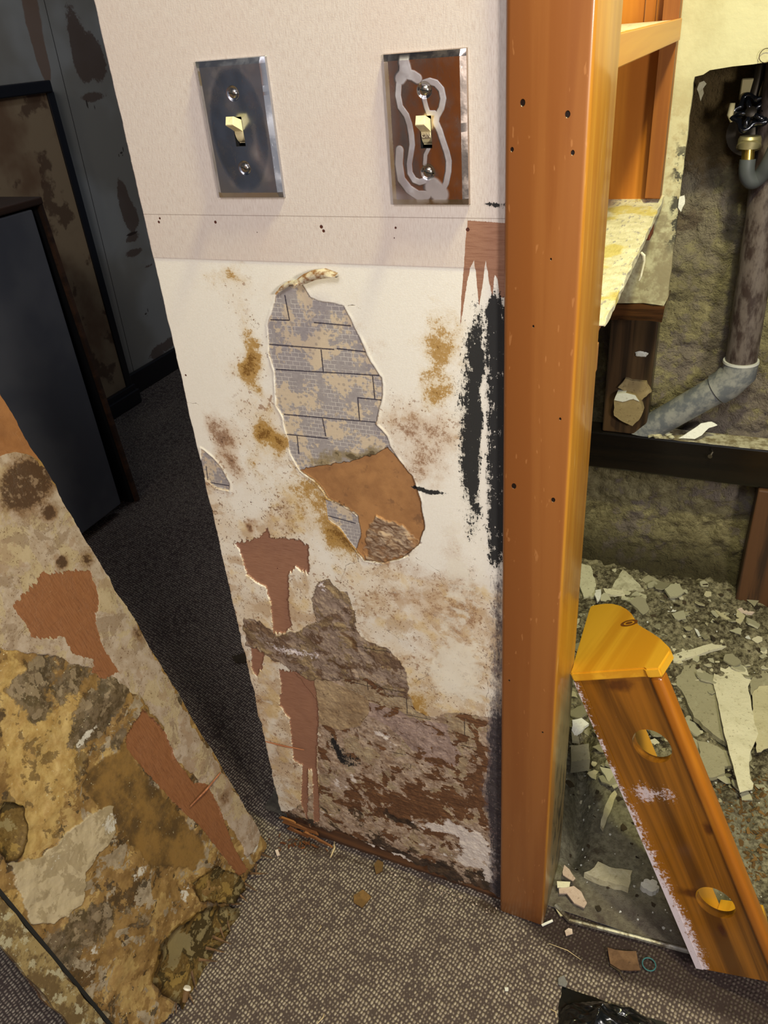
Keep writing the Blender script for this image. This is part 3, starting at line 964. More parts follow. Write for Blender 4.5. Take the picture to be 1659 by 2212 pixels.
outer = [(-.62, .728), (-.20, .726), (-.13, .730), (-.098, .727)] + [(HX + .0006 * math.sin(k * 1.9), .727 + k * (1.048 - .727) / 22) for k in range(1, 23)] + \
        [(HX + .0005, 1.056), (-.082, 1.058), (-.074, 1.063), (-.045, 1.066), (-.02, 1.067), (.002, 1.069), (.02, 1.071), (.10, 1.074), (.4, 1.09), (1.2, 1.09), (1.2, 2.3), (-.62, 2.3)]
bm = prism(BM(), outer, .013, ((0, .660, 0), (1, 0, 0), (0, 0, 1), (0, 1, 0)))
struct(obj('wall_closet', bm, PLASTER))

CONC = Mat('foundation_concrete', .92, spec=.2)
Xq, Yq, Zq = CONC.xyz()
a1, a2, a3 = CONC.noise(5, 4), CONC.noise(40, 6, .65), CONC.noise(150, 5, .7)
cc = CONC.mix(CONC.sm(a2, .3, .7), S(168, 158, 118), S(112, 102, 72))
cc = CONC.mix(CONC.sm(a1 + (a2 - .5) * .7, .50, .62) * .75, cc, S(142, 130, 122))
cc = CONC.mix(CONC.sm(Zq + (a2 - .5) * .2, .52, .78) * .45, cc, S(150, 142, 112))
cc = CONC.mix(CONC.sm(Zq + (a2 - .5) * .12, .86, .93) * .85, cc, S(98, 78, 40))  # shade under the plaster wall painted in as a browner top
cc = CONC.mix(CONC.sm(CONC.noise(9, 5, .7), .60, .68) * CONC.sm(Zq, .55, .65) * .6, cc, S(86, 66, 56))
cc = CONC.mix(CONC.sm(Zq + (a2 - .5) * .10, .19, .08) * .85, cc, S(54, 48, 30))
cc = CONC.mix(CONC.sm(a3, .62, .72) * .5, cc, S(60, 52, 34))
CONC.col(cc).bump(a3 * .9 + a2 * 1.2 + CONC.noise(80, 5, .7), 1.0, .008)
gx, gz = np.arange(-.62, 1.2, .005), np.arange(-.02, 2.2, .006)


def conc(x, z):
    low = smoothstep(1.0 - z, .05, .15)
    d = (fbm(x, z * 1.3, 34, 5, 13, .68) - .5) * .034 * (.35 + .65 * low) + (fbm(x, z, 6, 2, 15) - .5) * .03
    foot = -.045 * smoothstep(.14 - z + (fbm(x, x * 0, 8, 3, 17) - .5) * .1, 0, .10)
    return np.stack([x, .843 + d + foot, z], -1)


struct(obj('wall_foundation', gridmesh('wall_foundation', gx, gz, conc), CONC))

# floor of the closet: slab under rubble
GX, GY = np.arange(-.62, 1.21, .004), np.arange(.022, .86, .004)


def ground(x, y):
    x, y = np.asarray(x, float), np.asarray(y, float)
    base = .002 + .062 * smoothstep(y, .42, .84) + .015 * smoothstep(y, .14, .3)
    rough = smoothstep(y, .10, .30)
    flat = smoothstep(.30 - y, .0, .12) * smoothstep(.16 - x, 0, .08)
    h = (fbm(x, y, 22, 5, 201, .62) - .5) * .034 * rough * (1 - .7 * flat) + (fbm(x, y, 110, 3, 203) - .5) * .009 * rough
    crk = -.035 * np.exp(-((x + .092 + .12 * (y - .1)) / .016) ** 2) * smoothstep(y, .08, .14) * smoothstep(.48 - y, 0, .1)
    return base + h + crk


GRD = Mat('rubble_ground', .95, spec=.25)
Xg, Yg, Zg = GRD.xyz()
g1, g2, g3 = GRD.noise(12, 4), GRD.noise(120, 6, .7), GRD.noise(300, 5, .7)
cg = GRD.mix(GRD.sm(g2 + (g1 - .5) * .5, .30, .66), S(160, 152, 120), S(60, 52, 36))
cg = GRD.mix(GRD.sm(g3, .60, .70) * .75, cg, S(196, 188, 152))
cg = GRD.mix(GRD.sm(g3, .40, .32) * .7, cg, S(40, 34, 24))
slab = GRD.sm(Yg + (g2 - .5) * .08, .34, .26) * GRD.sm(Xg + (g2 - .5) * .06, .20, .12)
cs = GRD.mix(GRD.sm(g2, .35, .65), S(150, 146, 122), S(118, 112, 92))
cs = GRD.mix(GRD.sm(GRD.noise(26, 5, .65), .54, .64) * .75, cs, S(74, 62, 50))
cs = GRD.mix(GRD.sm(Yg + (g2 - .5) * .06, .10, .045) * .6, cs, S(88, 76, 72))
cs = GRD.mix(GRD.sm(g3, .68, .74) * .7, cs, S(214, 206, 178))
cg = GRD.mix(slab * .9, cg, cs)
chips = GRD.sm(Xg + (g1 - .5) * .1, .19, .23) * GRD.sm(Yg, .42, .36)
cg = GRD.mix(chips * GRD.sm(g3, .40, .62) * .8, cg, S(140, 96, 46))
GRD.col(cg).bump(g3 + g2 * .6, .9, .003)
me = gridmesh('floor_closet', GX, GY, lambda x, y: np.stack([x, y, ground(x, y)], -1))
struct(obj('floor_closet', me, GRD))

# metal transition strip between carpet and slab
STRIP = Mat('worn_strip', .42, metal=.5)
STRIP.col(STRIP.mix(STRIP.sm(STRIP.noise(60, 5, .7), .42, .6), S(150, 146, 136), S(92, 82, 68))).bump(STRIP.noise(200), .3, .001)
bm = BM()
tube(bm, [PZ(1200, 1956, .004), PZ(1230, 1988, .005), PZ(1290, 2003, .006), PZ(1380, 2026, .006), PZ(1480, 2053, .006), (.20, .030, .005), (.60, .03, .005)], .0038, 8)
tag(obj('threshold_strip', bm, STRIP, base=(-.1, .02, .004)), 'narrow worn metal strip along the edge between carpet and rubble', 'floor strip')

# ---------------------------------------------------------------- built-in shelf unit
ORG = wood('orange_panel', S(196, 124, 34), S(168, 98, 20), 'Z', .35, .45, bump=.05)
ORE = wood('orange_edge', S(218, 154, 50), S(196, 124, 32), 'Y', .4, .42, coat=.2, bump=.05)
DSTL = wood('dark_orange_stile', S(168, 104, 30), S(132, 74, 18), 'Z', .5, .5, bump=.1)
PAINT = Mat('painted_shelf_top', .7)
pn, pn2 = PAINT.noise(60, 5, .65), PAINT.noise(1, 4, .6, PAINT.sc(160, 60, 60, (0, 0, .5)))
xp_, yp_, zp_ = PAINT.xyz()
cp = PAINT.mix(PAINT.sm(pn, .35, .65), S(228, 222, 196), S(206, 200, 168))
cp = PAINT.mix(PAINT.sm(pn2, .57, .66) * .75, cp, S(146, 140, 148))
cp = PAINT.mix(PAINT.sm(PAINT.noise(16, 5), .56, .64) * .75, cp, S(204, 184, 84))
cp = PAINT.mix(PAINT.sm(PAINT.noise(130, 5, .7), .66, .72) * .8, cp, S(76, 70, 62))
PAINT.col(cp).bump(pn2, .5, .003)
shelf = thing('shelf_unit', 'orange varnished built-in shelf unit beside the post', 'shelf unit', (-.25, .38, .87))
bm = BM()
box(bm, (-.46, .636, .893), (-.1195, .656, 2.2))
obj('end_panel', bm, ORG, shelf)
bm = BM()
box(bm, (-.47, .095, .84), (-.45, .656, 2.2))
obj('back_panel', bm, ORG, shelf)
bm = BM()
prism(bm, [(-.1395, .905), (-.1185, .905), (-.1185, 2.2), (-.1395, 2.2)] if False else ragged([(-.1395, .903), (-.1185, .903), (-.1185, 2.2), (-.1395, 2.2)], .05, .0006, 3), .022,
      ((0, .6135, 0), (1, 0, 0), (0, 0, 1), (0, 1, 0)))
obj('stile', bm, DSTL, shelf)
bm = BM()
box(bm, (-.45, .108, 1.1035), (-.1215, .6135, 1.1275))
obj('shelf_board', bm, PAINT, shelf)
bm = BM()
box(bm, (-.1213, .108, 1.1025), (-.1165, .640, 1.1285), .0012)
obj('shelf_edge', bm, ORE, shelf)
STEEL2 = Mat('shelf_standard', .4, metal=.7)
STEEL2.col(S(190, 184, 150))
bm = BM()
sx = PY(1406, 20, .634)[0]
outer = [(sx - .0075, 1.128), (sx + .0075, 1.128), (sx + .0075, 2.2), (sx - .0075, 2.2)]
holes = [[(sx - .0045, z), (sx + .0045, z), (sx + .0045, z + .0045), (sx - .0045, z + .0045)] for z in [1.133 + .0185 * k for k in range(40)]]
prism(bm, outer, .003, ((0, .6325, 0), (1, 0, 0), (0, 0, 1), (0, 1, 0)), holes)
obj('slotted_track', bm, STEEL2, shelf)
bm = BM()
box(bm, (sx - .006, .6357, 1.128), (sx + .006, .6362, 2.2))
# lower shelf, loose and tilted, with its paper cover torn at the front
lo_n, lo_f = .868, .898
n_ = 26
rnd = random.Random(9)
front = [(-.1165 + rnd.uniform(-.0008, .0008), .135 + (.655 - .135) * k / n_) for k in range(n_ + 1)]
bm = BM()
zf_ = lambda y: lo_n + (lo_f - lo_n) * (y - .085) / .57
prism(bm, [(-.45, .128)] + [(-.1215, .128)] + [(-.1215, .655)] + [(-.45, .655)], .009, ((0, 0, -.0105), (1, 0, 0), (0, 1, 0), (0, 0, 1)))
for v in bm.verts:
    v.co.z += zf_(v.co.y)
lower = obj('lower_shelf_board', bm, wood('raw_board_edge', S(180, 120, 60), S(120, 72, 34), 'Y', 1, .7), shelf)
bm = BM()
prism(bm, [(-.45, .130)] + [(p[0] + (.0006 if k % 3 else .0022), p[1]) for k, p in enumerate(front) if p[1] > .09] + [(-.45, .655)], .0012, ((0, 0, -.0012), (1, 0, 0), (0, 1, 0), (0, 0, 1)))
for v in bm.verts:
    v.co.z += zf_(v.co.y) + (.0012 * math.sin(v.co.y * 70) if v.co.x > -.14 else 0)
obj('shelf_paper', bm, PAINT, lower)
bm = BM()
prism(bm, ragged([(.17, -.010), (.655, -.010), (.655, 0), (.135, 0), (.145, -.006)], .012, .0011, 8), .0010, ((-.1170, 0, 0), (0, 1, 0), (0, 0, 1), (1, 0, 0)))
for v in bm.verts:
    v.co.z += zf_(v.co.y)
obj('paper_edge', bm, PAINT, lower)
bm = BM()
q = PX(1385, 545, -.114)
tube(bm, [q, q + np.array([.004, 0, -.004]), q + np.array([.005, 0, -.012]), q + np.array([.003, -.002, -.030]), q + np.array([.001, -.002, -.036])], [.0014, .0022, .0014, .0012, .0006], 6)
obj('hanging_shred', bm, PAINT, lower)
# small reddish cleat under the shelf
CLE = wood('red_cleat', S(142, 72, 36), S(96, 44, 22), 'Y', 1, .6)
q = PX(1404, 500, -.121)
bm = box(BM(), (q[0] - .02, q[1] - .012, q[2] - .010), (q[0] + .002, q[1] + .03, q[2] + .016), .001)
obj('shelf_cleat', bm, CLE, shelf)
bm = box(BM(), (-.16, .112, .825), (-.1175, .125, lo_n - .012), .001)
obj('shelf_bracket', bm, wood('pale_cleat', S(190, 140, 84), S(140, 90, 46), 'Z', 1, .6), shelf)

# ---------------------------------------------------------------- lumber against the foundation
WET = wood('wet_black_timber', S(64, 48, 32), S(26, 22, 17), 'X', .8, .22, coat=.3, c3=S(112, 76, 40), bump=.25)
_wx, _wy, _wz = WET.xyz()
WET.col(WET.mix(WET.sm(_wx + (WET.noise(14, 4) - .5) * .16, .045, -.09) * .9, WET.c, S(16, 14, 12)))
WETV = wood('wet_stud', S(78, 58, 38), S(40, 31, 22), 'Z', .8, .35, coat=.15, c3=S(104, 80, 52), bump=.3)
PALE = Mat('dusty_timber_top', .85)
PALE.col(PALE.mix(PALE.sm(PALE.noise(50, 5, .65), .4, .62), S(196, 190, 162), S(126, 114, 84)))
bm = BM()
rows_ = [(.659, .700), (.659, .729)]
prism(bm, ragged([(-.60, .702), (-.098, .700), (-.096, .727), (-.60, .727)], .02, .0022, 4), .09, ((0, .657, 0), (1, 0, 0), (0, 0, 1), (0, 1, 0)))
struct(obj('trim_3', bm, wood('soaked_plate', S(84, 54, 30), S(40, 26, 16), 'X', 1, .2, coat=.4, c3=S(130, 80, 36), bump=.3)))
stud = thing('wall_stud', 'dark wet vertical stud under the broken plaster beside the drain pipe', 'stud', (-.153, .80, .43))
bm = box(BM(), (-.197, .780, .428), (-.1125, .828, .76), .003)
obj('stud_board', bm, WETV, stud)
sill = thing('sill_board', 'wet black horizontal timber with a dusty pale top crossing the foundation', 'timber', (.3, .79, .34))
bm = box(BM(), (-.60, .776, .345), (1.1, .826, .4270), .004)
obj('timber', bm, WET, sill)
bm = prism(BM(), ragged([(-.085, .777), (1.1, .777), (1.1, .824), (-.095, .824)], .012, .0012, 2), .0015, ((0, 0, .4268), (1, 0, 0), (0, 1, 0), (0, 0, 1)))
obj('dusty_top', bm, PALE, sill)
NAILM = Mat('nail_steel', .35, metal=.9)
NAILM.col(S(150, 140, 120))
q = PY(1540, 978, .7755)
bm = tube(BM(), [q + np.array([0, .006, 0]), q + np.array([-.004, -.014, -.001])], .002, 8)
tube(bm, [q + np.array([-.004, -.014, -.001]), q + np.array([-.0043, -.0152, -.001])], .0042, 10)
obj('nail', bm, NAILM, sill)
bm = box(BM(), (.105, .770, -.02), (.24, .835, .344), .003)
tag(obj('stud_post', bm, wood('brown_post', S(92, 60, 34), S(52, 34, 20), 'Z', 1, .6), base=(.17, .80, -.02)), 'brown upright board below the wet timber at the right edge', 'post')

# ---------------------------------------------------------------- drain pipe
PIPE = Mat('dusty_black_pipe', .5, spec=.4)
PIPE.col(PIPE.mix(PIPE.sm(PIPE.noise(1, 5, .65, PIPE.sc(60, 60, 22)), .40, .62), S(58, 46, 42), S(104, 94, 88))).bump(PIPE.noise(300), .2, .001)
PIPE2 = Mat('dusty_grey_pipe', .55, spec=.4)
PIPE2.col(PIPE2.mix(PIPE2.sm(PIPE2.noise(45, 6, .65), .40, .62), S(104, 108, 112), S(150, 150, 144)))
PW = Mat('pipe_joint_white', .6)
PW.col(S(196, 196, 190))
py_ = .785
p_top = PY(1668, 330, py_)
p_mid = PY(1600, 785, py_)
p_top = p_mid + (p_top - p_mid) / np.linalg.norm(p_top - p_mid) * .9
p_el = PY(1583, 822, py_)
p_end = PY(1440, 903, py_ + .012)
dr = thing('drain_pipe', 'dusty dark drain pipe with an elbow running down to the wet timber', 'pipe', tuple(p_end))
up_v = (p_top - p_mid) / np.linalg.norm(p_top - p_mid)
lo_v = (p_end - p_el) / np.linalg.norm(p_end - p_el)
bm = tube(BM(), [p_mid, p_top], .0265, 28)
obj('upper_pipe', bm, PIPE, dr, 50)
bm = tube(BM(), [p_mid + up_v * .004, p_mid + up_v * .006, p_mid - up_v * .018, p_el - up_v * -.004 + lo_v * .004, p_el + lo_v * .014, p_el + lo_v * .030, p_el + lo_v * .0305], [.0268, .0300, .0300, .0300, .0300, .0300, .026], 28)
obj('elbow', bm, PIPE2, dr, 50)
bm = tube(BM(), [p_mid + up_v * .0025, p_mid + up_v * .0065], [.0306, .0300], 28)
obj('joint_ring', bm, PW, dr, 50)
bm = tube(BM(), [p_el + lo_v * .02, p_end + lo_v * .09], .0262, 28)
bmesh.ops.bisect_plane(bm, geom=bm.verts[:] + bm.edges[:] + bm.faces[:], plane_co=(0, 0, .4284), plane_no=(0, 0, 1), clear_inner=True)
obj('lower_pipe', bm, PIPE2, dr, 50)

# ---------------------------------------------------------------- water valve and hose
BLK = Mat('black_enamel', .18, coat=.6)
BLK.col(S(18, 20, 24))
GUN = Mat('dark_iron', .45, metal=.7)
GUN.col(S(64, 58, 48))
BRS = Mat('brass', .28, metal=.95)
BRS.col(S(206, 176, 88))
NUT = Mat('tarnished_nut', .4, metal=.7)
NUT.col(S(168, 158, 118))
HOSE = Mat('grey_hose', .5)
HOSE.col(S(74, 78, 80))
CAPW = Mat('pale_cap', .5)
CAPW.col(S(216, 204, 150))
vy = .775
V0 = PY(1622, 243, vy)
valve = thing('water_valve', 'water shutoff valve with black lobed wheel and grey hose on the foundation', 'valve', tuple(V0))
ax = np.array([-.10, -.86, .50]); ax /= np.linalg.norm(ax)
e1 = np.cross(ax, [0, 0, 1]); e1 /= np.linalg.norm(e1)
e2 = np.cross(e1, ax)
bm = BM()
ringp = []
for k in range(60):
    a = 2 * math.pi * k / 60
    r = .0235 + .0045 * math.cos(5 * a + .6)
    ringp.append(V0 + e1 * r * math.cos(a) + e2 * r * math.sin(a))
n = 10
rings = []
for k in range(60):
    a = 2 * math.pi * k / 60
    rad = e1 * math.cos(a) + e2 * math.sin(a)
    rings.append([bm.verts.new(ringp[k] + rad * .0048 * math.cos(t) + ax * .0048 * math.sin(t)) for t in [2 * math.pi * j / n for j in range(n)]])
for k in range(60):
    A_, B_ = rings[k], rings[(k + 1) % 60]
    for j in range(n):
        bm.faces.new((A_[j], B_[j], B_[(j + 1) % n], A_[(j + 1) % n]))
for k in range(5):
    a = 2 * math.pi * k / 5 - .12
    rad = e1 * math.cos(a) + e2 * math.sin(a)
    tube(bm, [V0 - ax * .001, V0 + rad * .012, V0 + rad * .024], [.0045, .0038, .0048], 8)
obj('hand_wheel', bm, BLK, valve, True)
bm = tube(BM(), [V0 - ax * .004, V0 + ax * .003, V0 + ax * .0045], [.0088, .0085, .006], 16)
obj('wheel_hub', bm, GUN, valve, 40)
B0 = V0 - ax * .030
bm = tube(BM(), [V0, B0], .0045, 10)
tube(bm, [V0 - ax * .018, V0 - ax * .022, B0 - ax * .002], [.011, .0145, .0150], 16)
tube(bm, [B0 - ax * .006, B0 + np.array([0, .085, 0])], .016, 16)
tube(bm, [B0 + np.array([0, .0, .0]), B0 + np.array([.003, -.004, -.016]), B0 + np.array([.004, -.008, -.030])], [.016, .0165, .0150], 18)
obj('valve_body', bm, GUN, valve, 40)
C1 = PY(1618, 293, vy - .005)
bm = tube(BM(), [C1 + np.array([0, .036, 0]), C1 + np.array([0, .040, 0])], [.0345, .0345], 36)
obj('escutcheon', bm, GUN, valve, 40)
N0 = PY(1620, 300, vy - .020)
N1 = PY(1617, 318, vy - .024)
bm = tube(BM(), [N0 + np.array([0, 0, .004]), N0, N0 - np.array([0, 0, .006]), N1 - np.array([0, 0, .0]), N1 - np.array([0, 0, .0015])], [.0150, .0168, .0168, .0180, .0150], 24)
obj('coupling_nut', bm, NUT, valve, 40)
F1 = PY(1615, 346, vy - .026)
bm = tube(BM(), [N1, F1], .0092, 18)
obj('ferrule', bm, BRS, valve, 40)
hp = [F1 + np.array([0, 0, .001])] + [PY(x, y, yy) for x, y, yy in ((1613, 362, vy - .027), (1614, 378, vy - .026), (1622, 391, vy - .023), (1634, 388, vy - .018), (1648, 374, vy - .020), (1662, 350, vy - .026), (1685, 300, vy - .030), (1700, 260, vy - .032), (1705, 200, vy - .035), (1705, 100, vy - .035))]
sm_p = []
for i in range(len(hp) - 1):
    p0, p1, p2, p3 = hp[max(i - 1, 0)], hp[i], hp[i + 1], hp[min(i + 2, len(hp) - 1)]
    for t in np.linspace(0, 1, 7)[:-1]:
        sm_p.append(.5 * ((2 * p1) + (p2 - p0) * t + (2 * p0 - 5 * p1 + 4 * p2 - p3) * t * t + (3 * p1 - p0 - 3 * p2 + p3) * t ** 3))
bm = tube(BM(), sm_p + [hp[-1]], .0118, 18)
obj('hose', bm, HOSE, valve, 60)
q = PY(1600, 228, vy)
bm = tube(BM(), [q + np.array([-.012, 0, .004]), q + np.array([-.013, 0, -.012]), q + np.array([-.009, 0, -.022])], [.004, .005, .003], 10)
obj('pale_cap', bm, CAPW, valve, True)
q = PY(1625, 190, .80)
bm = box(BM(), (q[0] - .017, .795, q[2] - .016), (q[0] + .014, .799, q[2] + .014), .002)
obj('wall_bracket', bm, NUT, valve)
q = PY(1640, 165, .80)
bm = tube(BM(), [q + np.array([-.004, 0, -.028]), q, q + np.array([.004, .0, .20])], .0085, 12)
obj('supply_pipe', bm, GUN, valve, 40)

# ================================================================== SWITCHES
def steel(name, tint, kind):
    M = Mat(name, .16, metal=1.0)
    sm_ = M.noise(45, 4, .6)
    sw = M.attr('a_refl')
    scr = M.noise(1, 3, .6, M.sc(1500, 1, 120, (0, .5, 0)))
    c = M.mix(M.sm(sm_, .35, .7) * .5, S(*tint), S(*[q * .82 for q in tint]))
    c = M.mix(sw * .85, c, S(238, 236, 240))  # pale reflections painted into the steel colour
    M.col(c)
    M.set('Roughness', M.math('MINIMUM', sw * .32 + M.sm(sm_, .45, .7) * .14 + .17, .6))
    M.bump(sm_ * .5 + M.sm(scr, .66, .72) * .1 + sw * .8, .25, .0012)
    return M


IVORY = Mat('ivory_plastic', .4)
IVORY.col(IVORY.mix(IVORY.sm(IVORY.noise(300, 4, .6), .5, .7) * .5, S(232, 218, 172), S(196, 170, 118)))
SCRW = Mat('screw_steel', .3, metal=1.0)
SCRW.col(S(176, 172, 164))
DARK = Mat('switch_box_dark', .8)
DARK.col(S(14, 12, 10))
MARK = Mat('worn_lettering', .6)
MARK.col(S(120, 104, 78))
LET = Mat('lettering_pale', .5)
LET.col(S(236, 222, 186))


def letters(text, size, name, mat, parent, M4, ext=.0002):
    cu = bpy.data.curves.new(name, 'FONT')
    cu.body = text
    cu.size = size
    cu.extrude = ext
    cu.align_x = 'CENTER'
    cu.align_y = 'CENTER'
    o = bpy.data.objects.new('tmp', cu)
    COL.objects.link(o)
    bpy.context.view_layer.update()
    me = bpy.data.meshes.new_from_object(o.evaluated_get(bpy.context.evaluated_depsgraph_get()))
    bpy.data.objects.remove(o)
    me.transform(FRAME[parent.name].inverted() @ M4)
    return obj(name, me, mat, parent)


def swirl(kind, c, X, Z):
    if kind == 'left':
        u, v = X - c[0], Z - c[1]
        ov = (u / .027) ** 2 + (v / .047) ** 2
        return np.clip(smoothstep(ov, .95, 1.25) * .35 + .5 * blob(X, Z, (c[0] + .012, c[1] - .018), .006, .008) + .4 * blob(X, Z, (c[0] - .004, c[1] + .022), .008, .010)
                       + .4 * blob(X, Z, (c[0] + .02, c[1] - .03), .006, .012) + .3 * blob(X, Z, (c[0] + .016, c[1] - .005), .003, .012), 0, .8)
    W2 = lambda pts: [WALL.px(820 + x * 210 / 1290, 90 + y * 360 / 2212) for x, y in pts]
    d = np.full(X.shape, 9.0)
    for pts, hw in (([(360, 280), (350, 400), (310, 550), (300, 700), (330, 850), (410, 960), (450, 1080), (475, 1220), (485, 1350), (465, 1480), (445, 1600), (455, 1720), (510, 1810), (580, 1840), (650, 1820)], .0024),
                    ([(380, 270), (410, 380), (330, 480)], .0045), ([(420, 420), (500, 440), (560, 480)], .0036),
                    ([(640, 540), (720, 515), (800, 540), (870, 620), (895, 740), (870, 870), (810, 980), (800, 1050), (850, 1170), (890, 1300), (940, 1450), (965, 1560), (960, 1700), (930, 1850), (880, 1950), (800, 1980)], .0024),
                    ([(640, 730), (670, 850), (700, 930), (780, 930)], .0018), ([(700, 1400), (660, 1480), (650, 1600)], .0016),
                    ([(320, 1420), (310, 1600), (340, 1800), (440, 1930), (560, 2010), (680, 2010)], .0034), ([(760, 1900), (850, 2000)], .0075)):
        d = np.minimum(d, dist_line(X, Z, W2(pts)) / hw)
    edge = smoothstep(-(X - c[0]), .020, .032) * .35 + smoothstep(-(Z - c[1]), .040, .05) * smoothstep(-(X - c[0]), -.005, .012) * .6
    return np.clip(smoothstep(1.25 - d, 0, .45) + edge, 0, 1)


def switch(label, x0, x1, z0, z1, kind, tint, up):
    c = ((x0 + x1) / 2, (z0 + z1) / 2)
    yb = -.0042
    root = thing('light_switch', label, 'light switch', (c[0], yb, c[1]), 'toggle switches on the peeling wall')
    W, Hh = x1 - x0, z1 - z0
    xs = np.concatenate([[x0, x0 + .0006], np.linspace(x0 + .0052, c[0] - .0051, 110), np.linspace(c[0] - .005, c[0] + .005, 41), np.linspace(c[0] + .0051, x1 - .0052, 110), [x1 - .0006, x1]])
    zs = np.concatenate([[z0, z0 + .0006], np.linspace(z0 + .0052, c[1] - .0121, 160), np.linspace(c[1] - .012, c[1] + .012, 80), np.linspace(c[1] + .0121, z1 - .0052, 160), [z1 - .0006, z1]])
    X, Z = np.meshgrid(xs, zs)
    e = np.minimum(np.minimum(X - x0, x1 - X), np.minimum(Z - z0, z1 - Z))
    hgt = np.where(e <= 1e-6, 0, np.where(e < .003, .0022, .0048))
    for s in (1, -1):
        rr = np.hypot(X - c[0], Z - c[1] - s * .0302)
        hgt = hgt - .0011 * smoothstep(.0066 - rr, 0, .0028)
    hgt = hgt + np.where(e > .004, (fbm(X, Z, 55, 2, 7) - .5) * .0007 + .0005 * (1 - ((X - c[0]) / W * 2) ** 2), 0)
    P = np.stack([X, yb - hgt, Z], -1)
    xc, zc = .25 * (X[:-1, :-1] + X[1:, :-1] + X[:-1, 1:] + X[1:, 1:]), .25 * (Z[:-1, :-1] + Z[1:, :-1] + Z[:-1, 1:] + Z[1:, 1:])
    keep = ~((abs(xc - c[0]) < .005) & (abs(zc - c[1]) < .012))
    me = gridmesh('plate', xs, zs, lambda a, b: P, keep)
    me.transform(FRAME[root.name].inverted())
    put(me, 'a_refl', swirl(kind, c, X, Z))
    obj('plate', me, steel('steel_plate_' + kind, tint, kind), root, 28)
    bm = BM()
    for lo, hi in (((c[0] - .0064, yb + .0003, c[1] - .0135), (c[0] + .0064, yb + .0008, c[1] + .0135)), ((c[0] - .0064, yb - .0042, c[1] - .0135), (c[0] - .0051, yb + .0003, c[1] + .0135)), ((c[0] + .0051, yb - .0042, c[1] - .0135), (c[0] + .0064, yb + .0003, c[1] + .0135)),
                   ((c[0] - .0064, yb - .0042, c[1] + .0121), (c[0] + .0064, yb + .0003, c[1] + .0135)), ((c[0] - .0064, yb - .0042, c[1] - .0135), (c[0] + .0064, yb + .0003, c[1] - .0121))):
        box(bm, lo, hi)
    obj('switch_box', bm, DARK, root)
    # toggle: curved barrel in the slot and a tapered lever thrown up
    hw = .0043
    bm = BM()
    prof = []
    for k in range(13):
        a = math.radians(-62 + 96 * k / 12)
        prof.append((-(.0108 * math.cos(a) - .0062), .0108 * math.sin(a)))
    prof2 = [(yb + .0002, c[1] - .0098)] + [(yb - .0008 + p[0], c[1] + p[1] * .98) for p in prof] + [(yb + .0002, c[1] + .0070)]
    prism(bm, [(p[0], p[1]) for p in prof2], hw * 2, ((c[0] - hw, 0, 0), (0, 1, 0), (0, 0, 1), (1, 0, 0)))
    tg = obj('toggle', bm, IVORY, root, 30)
    bm = BM()
    b0 = Vector((c[0], yb - .0035, c[1] + .0045))
    d = Vector((0, -.90, .36)).normalized()
    sd = Vector((1, 0, 0))
    nn = sd.cross(d)
    if nn.z < 0:
        nn = -nn
    rows = []
    for t, wx, wz in ((0, hw, .0046), (.0055, hw * .98, .0040), (.0145, hw * .93, .0036), (.0152, hw * .85, .0031)):
        p = b0 + d * t
        rows.append([bm.verts.new(p + sd * sx_ * wx + nn * sz_ * wz) for sx_, sz_ in ((-1, -1), (1, -1), (1, 1), (-1, 1))])
    for a_, b_ in zip(rows[:-1], rows[1:]):
        for k in range(4):
            bm.faces.new((a_[k], a_[(k + 1) % 4], b_[(k + 1) % 4], b_[k]))
    bm.faces.new(rows[0][::-1])
    bm.faces.new(rows[-1])
    obj('lever', bm, IVORY, tg, 20)
    if up:
        M4 = Matrix.Translation((c[0], yb - .0046, c[1] - .0024)) @ Matrix.Rotation(math.radians(90 + 6), 4, 'X')
        box_bm = box(BM(), (c[0] - .0036, yb - .0052, c[1] - .0049), (c[0] + .0036, yb - .0040, c[1] - .0001))
        obj('letter_panel', box_bm, MARK, tg)
        letters('ON', .0052, 'lettering', LET, tg, Matrix.Translation((0, -.0008, 0)) @ M4)
    for s in (1, -1):
        o3 = Vector((c[0], yb - .0042, c[1] + s * .0302))
        bm = BM()
        r = bmesh.ops.create_uvsphere(bm, u_segments=20, v_segments=12, radius=.0037)
        for v in bm.verts:
            v.co = Vector((v.co.x, v.co.y * .45, v.co.z))
            v.co = o3 + v.co
        sc_ = obj('screw', bm, SCRW, root, True)
        bm = box(BM(), (-.0036, -.00025, -.0004), (.0036, .0010, .0004))
        bm.transform(Matrix.Translation(o3 + Vector((0, -.0019, 0))) @ Matrix.Rotation(math.radians(12 if s > 0 else 20), 4, 'Y'))
        obj('slot', bm, DARK, sc_)


switch('bluish steel switch plate with ivory toggle, further from the post', -.4627, -.3907, 1.0216, 1.1350, 'left', (176, 180, 192), False)
switch('steel switch plate with painted pale swirl reflections and ivory ON toggle, next to the post', -.2827, -.2125, 1.0155, 1.1295, 'right', (196, 180, 168), True)

